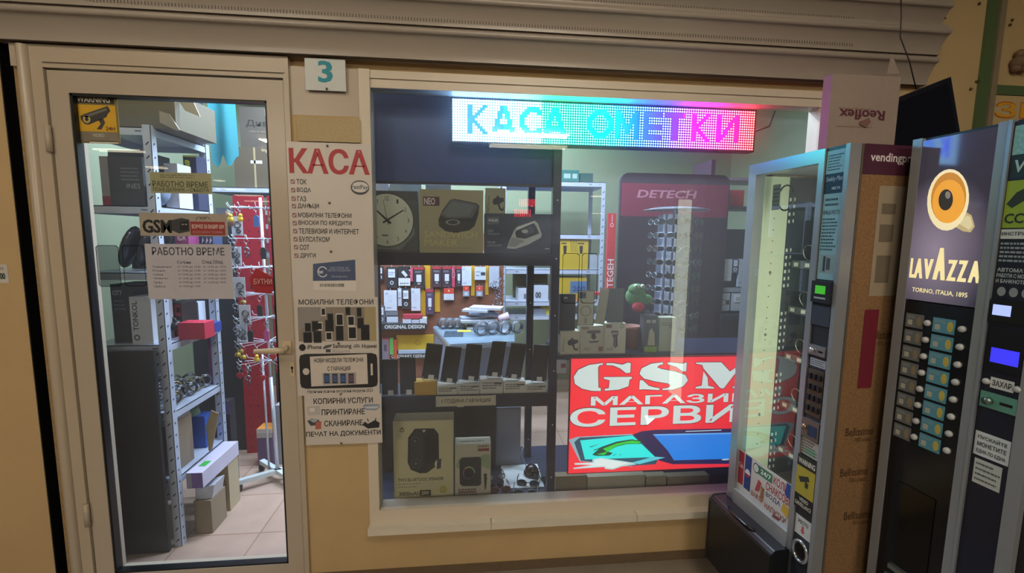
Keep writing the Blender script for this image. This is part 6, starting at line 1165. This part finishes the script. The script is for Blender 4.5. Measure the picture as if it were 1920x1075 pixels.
def shades(c, yaw, lab, fm):
    t = thing('sunglasses', lab, 'glasses', c, yaw, 'sunglasses on the round stand', local=True)
    b = MB()
    for s in (-1, 1): b.torus((s*.03, -.03, 0), .024, .0022, fm, (0, 1, 0), 14, 5, .75)
    b.tube([(-.01, -.03, .006), (.01, -.03, .006)], .0018, fm, 5)
    b.build('frame', t)
    for s in (-1, 1): l = MB(); l.disc(s*.03, 0, .023, .0172, -.0302, LENS, 14); l.build('lens', t); q = MB(); q.tube([(s*.053, -.03, .006), (s*.052, .03, .004)], .0016, fm, 5); q.build('temple', t)
FM = [M('#8d98a8', .2, .8), M('#1a1b20', .3), M('#5a4a3a', .3), M('#6d7480', .2, .8)]
for ci, (a, cn) in enumerate(((-2.95, 'far left'), (-2.35, 'left'), (-1.75, 'left middle'), (-.95, 'right middle'))):
    for i in range(9):
        z = .84+i*.082; 
        if z > zt-.08: break
        x = SX+.128*math.cos(a); y = SY+.128*math.sin(a); shades((x, y, z+.03), a+math.pi/2, '%s sunglasses on the %s column of the round stand' % (HG[i], cn), FM[(i+ci) % 4])
# dark shelf unit with packs, far right
r = Y(1.4).r(1350, 500, 1372, 520); q = pd.r(1352, 485, 1403, 590)
b = MB(); b.box(q[0], q[0]+.5, DYB+.05, DYB+.07, .0, 1.5, M('#24262e', .5)); solo(b, 'back_panel', 'dark panel behind the pale packs at the right of the window', 'panel')
for lab, qq, h, fn in (('white phone case pack with a ring, upper left at the right window edge', (1356, 486, 1372, 527), '#b3bccd', d_white), ('small grey pack right of the ring pack', (1374, 486, 1384, 512), '#59617a', d_cable), ('tilted pale pack at the right window edge, upper row', (1385, 486, 1400, 538), '#aab4c8', d_white), ('pale clear pack lying between the rows at the right window edge', (1354, 540, 1398, 548), '#8d98aa', None), ('white box of the lower row at the right window edge', (1352, 550, 1368, 583), '#a9b4c8', d_plug), ('second white box of the lower row at the right window edge', (1372, 550, 1394, 583), '#b3bccd', d_cable)):
    r = pd.r(*qq, .02); b = MB(); b.box(r[0], r[1], DYB+.02, DYB+.045, r[2], r[3], P(h)); 
    if fn: fn(b, r, DYB+.0194)
    solo(b, 'blister_pack', lab, 'pack', 'packs at the right window edge')
b = MB(); q = pd.r(1350, 584, 1410, 592); b.box(q[0], q[0]+.5, DYB-.05, DYB+.049, q[2]-.02, q[2]+.012, M('#2a2c34', .5)); b.box(q[0], q[0]+.5, DYB-.04, DYB+.049, 0, q[2]-.02, M('#1d1e24', .5)); solo(b, 'low_cabinet', 'dark low cabinet under the pale packs at the right', 'cabinet')
q = pd.r(1345, 310, 1405, 330); b = MB(); b.box(q[0], q[0]+.5, DYB+.08, DYB+.35, q[2]-.02, q[2], M('#7d7486', .5)); zz_ = pd.p(1370, 385)[1]; b.box(q[0], q[0]+.5, DYB+.08, DYB+.35, zz_-.02, zz_, M('#4a3a44', .5)); b.box(q[0], q[0]+.03, DYB+.08, DYB+.35, .0, q[3]+.05, M('#4a3a4a', .5)); solo(b, 'wall_shelf', 'dim shelf unit in the corner right of the dark board', 'shelf')
qq = pd.r(1358, 365, 1370, 384); goods('jar', 'dark red jar on the corner shelf', 'jar', q[0]+.06, q[0]+.12, DYB+.1, DYB+.16, zz_, zz_+.11, '#5a2430', bevel=.02); goods('jar', 'bright red rounded box on the corner shelf', 'jar', q[0]+.16, q[0]+.28, DYB+.1, DYB+.18, zz_, zz_+.12, '#a8242c', bevel=.02)
# ------------------------------------------------------------------ goods on the right window shelf
fy = .135
carton('phone_holder_box', 'white phone holder box at the left end of the right window shelf', 'box', (1051, 622, 1087, 663), fy, .06, P('#cfceb4'), lambda b, p, y: art_holder(b, p, y, (1051, 622, 1087, 663)), ZR)
def art_mount(b, p, y): o = lambda u, v: (1090+43*u, 612+51*v); b.flat(p.r(1091, 613, 1104, 618), y, P('#a8907d')); pp(b, p, [o(*q) for q in ((.22, .2), (.3, .15), (.8, .14), (.85, .2), (.8, .26), (.3, .27))], y, P('#5d615f')); pp(b, p, [o(*q) for q in ((.45, .27), (.6, .27), (.66, .42), (.55, .5), (.42, .42))], y, P('#3a3d3d')); pp(b, p, [o(*q) for q in ((.3, .55), (.8, .53), (.7, .6), (.4, .62))], y, P('#5d615f')); b.lines(p.r(1095, 652, 1110, 658), y, P('#7d7d72'), 2); b.flat(p.r(1122, 650, 1130, 659), y, P('#8d6a5a'))
carton('phone_holder_box', 'pale box with a dashboard mount picture, second on the right window shelf', 'box', (1088, 612, 1132, 663), fy+.004, .06, P('#c9cab4'), art_mount, ZR)
def art_car(b, p, y): o = lambda u, v: (1134+39*u, 607+56*v); b.flat(p.r(1137, 609, 1147, 615), y, P('#6d4a44')); b.ring(*p.p(1166, 612), .008, .009, .25, y, P('#6d7d6d')); pp(b, p, [o(*q) for q in ((.3, .3), (.34, .24), (.64, .24), (.66, .32), (.6, .45), (.62, .75), (.5, .82), (.4, .74), (.42, .5))], y, P('#4d5250')); pp(b, p, [o(*q) for q in ((.32, .3), (.64, .28), (.6, .36), (.36, .38))], y-.0003, P('#9aa09a')); pp(b, p, [o(*q) for q in ((.45, .45), (.5, .44), (.52, .76), (.47, .76))], y-.0003, P('#8d938d')); b.lines(p.r(1137, 652, 1150, 658), y, P('#7d7d72'), 2)
carton('charger_box', 'pale car charger box, third on the right window shelf', 'box', (1133, 607, 1173, 663), fy+.002, .06, P('#cfd1bd'), art_car, ZR)
ztop = Y(fy).p(1110, 612)[1]
def phcase(lab, px, y, col, lean=0., ring=False, lens=True, z0=None, back='#c3c3a4'):
    p = Y(y); r = p.r(*px); z0 = r[2] if z0 is None else z0; t = thing('phone_case', lab, 'phone case', ((r[0]+r[1])/2, y, z0), 0, 'phone cases standing on the boxes')
    b = MB(); old = b.X; b.X = Matrix.Translation(((r[0]+r[1])/2, y, z0)) @ Matrix.Rotation(lean, 4, 'Y'); w_ = (r[1]-r[0])/2; h = r[3]-z0
    b.box(-w_, w_, 0, .008, 0, h, P(col)); X = b.X; b.build('shell', t, .004)
    b = MB(); b.X = X; b.flat((-w_*.92, w_*.92, h*.02, h*.985), -.0006, P(back)); 
    if ring: b.ring(0, h*.42, w_*.62, w_*.62, .07, -.0012, P('#3d403c')); b.ring(0, h*.42, w_*.52, w_*.52, .04, -.0012, P('#7d7f72')); b.flat((-w_*.12, w_*.12, h*.06, h*.22), -.0012, P('#8d8f80'))
    b.build('back_plate', t)
    if lens:
        b = MB(); b.X = X; b.box(-w_*.85, -w_*.05, -.004, 0, h*.78, h*.96, P('#55584f')); 
        for u, v in ((-.62, .91), (-.62, .83), (-.28, .87)): b.disc(u*w_, v*h, .0055, .0055, -.0046, BLACK, 14)
        b.build('camera_bump', t)
phcase('pale phone case with a magnetic ring, second from the left on the boxes', (1083, 545, 1114, 608), fy+.012, '#23252a', 0, True, z0=ztop+.001)
phcase('clear phone case leaning right of the ring case', (1117, 541, 1134, 606), fy+.016, '#8d8d7a', .12, False, False, z0=ztop+.006, back='#a9a98d')
phcase('dark printed phone case pack, right of the clear case', (1139, 541, 1170, 602), fy+.02, '#33362f', 0, False, False, z0=Y(fy).p(1150, 607)[1]+.001, back='#4d514a')
b = MB(); r = Y(fy+.02).r(1049, 552, 1079, 612); b.box(r[0], r[1], fy+.022, fy+.05, ZR+.085, r[3], M('#1a1b1e', .3)); b.flat((r[0]+.02, r[0]+.035, r[3]-.02, r[3]-.012), fy+.0214, P('#9aa09a')); solo(b, 'pouch', 'black pouch standing leftmost above the phone holder box', 'pouch', bevel=.008)
goods('display_stack', 'dark riser block under the black pouch and phone cases', 'block', Y(fy+.07).p(1052, 600)[0], Y(fy+.07).p(1130, 600)[0], fy+.068, fy+.12, ZR, ztop+.02, '#23262c') if False else None
# frog plush, basket, wedge box
x, z = Y(.22).p(1192, 560); fg = thing('plush_frog', 'green plush frog sitting in the brown basket', 'toy', (x, .22, z))
GR = M('#4d7a4a', .9, noise=.2, scale=60, bump=.3); b = MB(); b.ball((x, .22, z+.01), .045, GR, 18, (1.1, .8, 1.)); b.ball((x-.004, .205, z+.045), .034, GR, 16, (1.15, .9, .8)); b.ball((x+.05, .23, z-.005), .03, GR, 14, (1.2, .7, .8)); b.build('body', fg)
for s in (-1, 1): b = MB(); b.ball((x+s*.016-.002, .18, z+.062), .0095, P('#c9d3c3'), 12); b.ball((x+s*.016-.002, .1715, z+.062), .004, BLACK, 8); b.build('eye', fg)
b = MB(); b.ball((x, .185, z-.035), .03, M('#a32034', .8, noise=.2), 14, (1, .7, .8)); b.build('red_belly', fg)
r = Y(.19).r(1173, 614, 1206, 663); b = MB(); cx_ = (r[0]+r[1])/2; R_ = (r[1]-r[0])/2; b.lathe([(R_*.8, ZR+.001), (R_*1.0, r[3]-.015), (R_*1.08, r[3]-.012), (R_*1.08, r[3]), (R_*.9, r[3]), (R_*.7, ZR+.01)], (cx_, .19+R_, 0), M('#7d5240', .7, noise=.1), 20); solo(b, 'basket', 'brown round pot in the middle of the right window shelf', 'pot')
carton('product_box', 'dark box with a green base and a pale arch, right of the brown pot', 'box', (1207, 592, 1232, 663), .15, .05, P('#3d4244'), lambda b, p, y: (b.flat(p.r(1208, 650, 1231, 662), y, P('#7da040')), pp(b, p, [(1214, 648), (1217, 622), (1222, 615), (1227, 625), (1228, 648)], y, P('#a9a58d')), b.flat(p.r(1212, 600, 1220, 606), y, P('#9aa09a')), b.flat(p.r(1222, 600, 1230, 606), y, P('#9aa09a'))), ZR)
carton('product_box', 'pale tall box right of the green based box on the right window shelf', 'box', (1236, 596, 1266, 663), .16, .05, P('#a9b09a'), lambda b, p, y: (b.lines(p.r(1240, 604, 1260, 612), y, P('#7d8478'), 2), b.ring(*p.p(1258, 612), .008, .009, .3, y, P('#7d8478'))), ZR)
carton('product_box', 'small white and red pack hanging low on the black post', 'box', (1044, 676, 1062, 700), .10, .014, P('#b9bcc6'), lambda b, p, y: (b.flat(p.r(1052, 682, 1061, 690), y, P('#8d3a3a'))), None)
# things glimpsed above the top shelf boxes
for lab, q, h in (('pale box glimpsed above the clock box', (700, 344, 728, 356), '#a9b3ba'), ('pale green sheet glimpsed left above the sandwich maker box', (731, 342, 790, 356), '#aab39a'), ('tan box glimpsed above the sandwich maker box', (798, 344, 845, 356), '#8a8d7a')):
    r = Y(.32).r(*q); goods('product_box', lab, 'box', r[0], r[1], .32, .39, ZU, r[3], h)
# red lit sign across the hall, seen mirrored in the window
q = aty(985, 391, 6.); sy = -5.97
t = thing('lit_sign', 'small red lit sign hanging across the hall, mirrored in the window', 'sign', (q.x, sy, q.z-.2))
b = MB(); b.box(q.x-.22, q.x+.22, sy-.05, sy, q.z-.2, q.z+.2, BLACK); b.tube([(q.x, sy-.025, q.z+.2), (q.x, sy-.025, 3.0)], .008, DARK, 6); b.build('casing', t)
b = MB(); RED = M('#ff2030', emit=22, noise=0)
for rw, (zc, off) in enumerate(((.09, .03), (-.09, -.05))):
    for k in range(9): x = q.x+.14-k*.033+off; b.add([(x, sy+.001, q.z+zc-.06), (x, sy+.001, q.z+zc+.07), (x-.014, sy+.001, q.z+zc+.075), (x-.014, sy+.001, q.z+zc-.055)], [(0, 1, 2, 3)], RED)
b.build('lit_bars', t)
for o_ in list(COL.objects):
    for k in ('_org', '_local'):
        if k in o_.keys(): del o_[k]
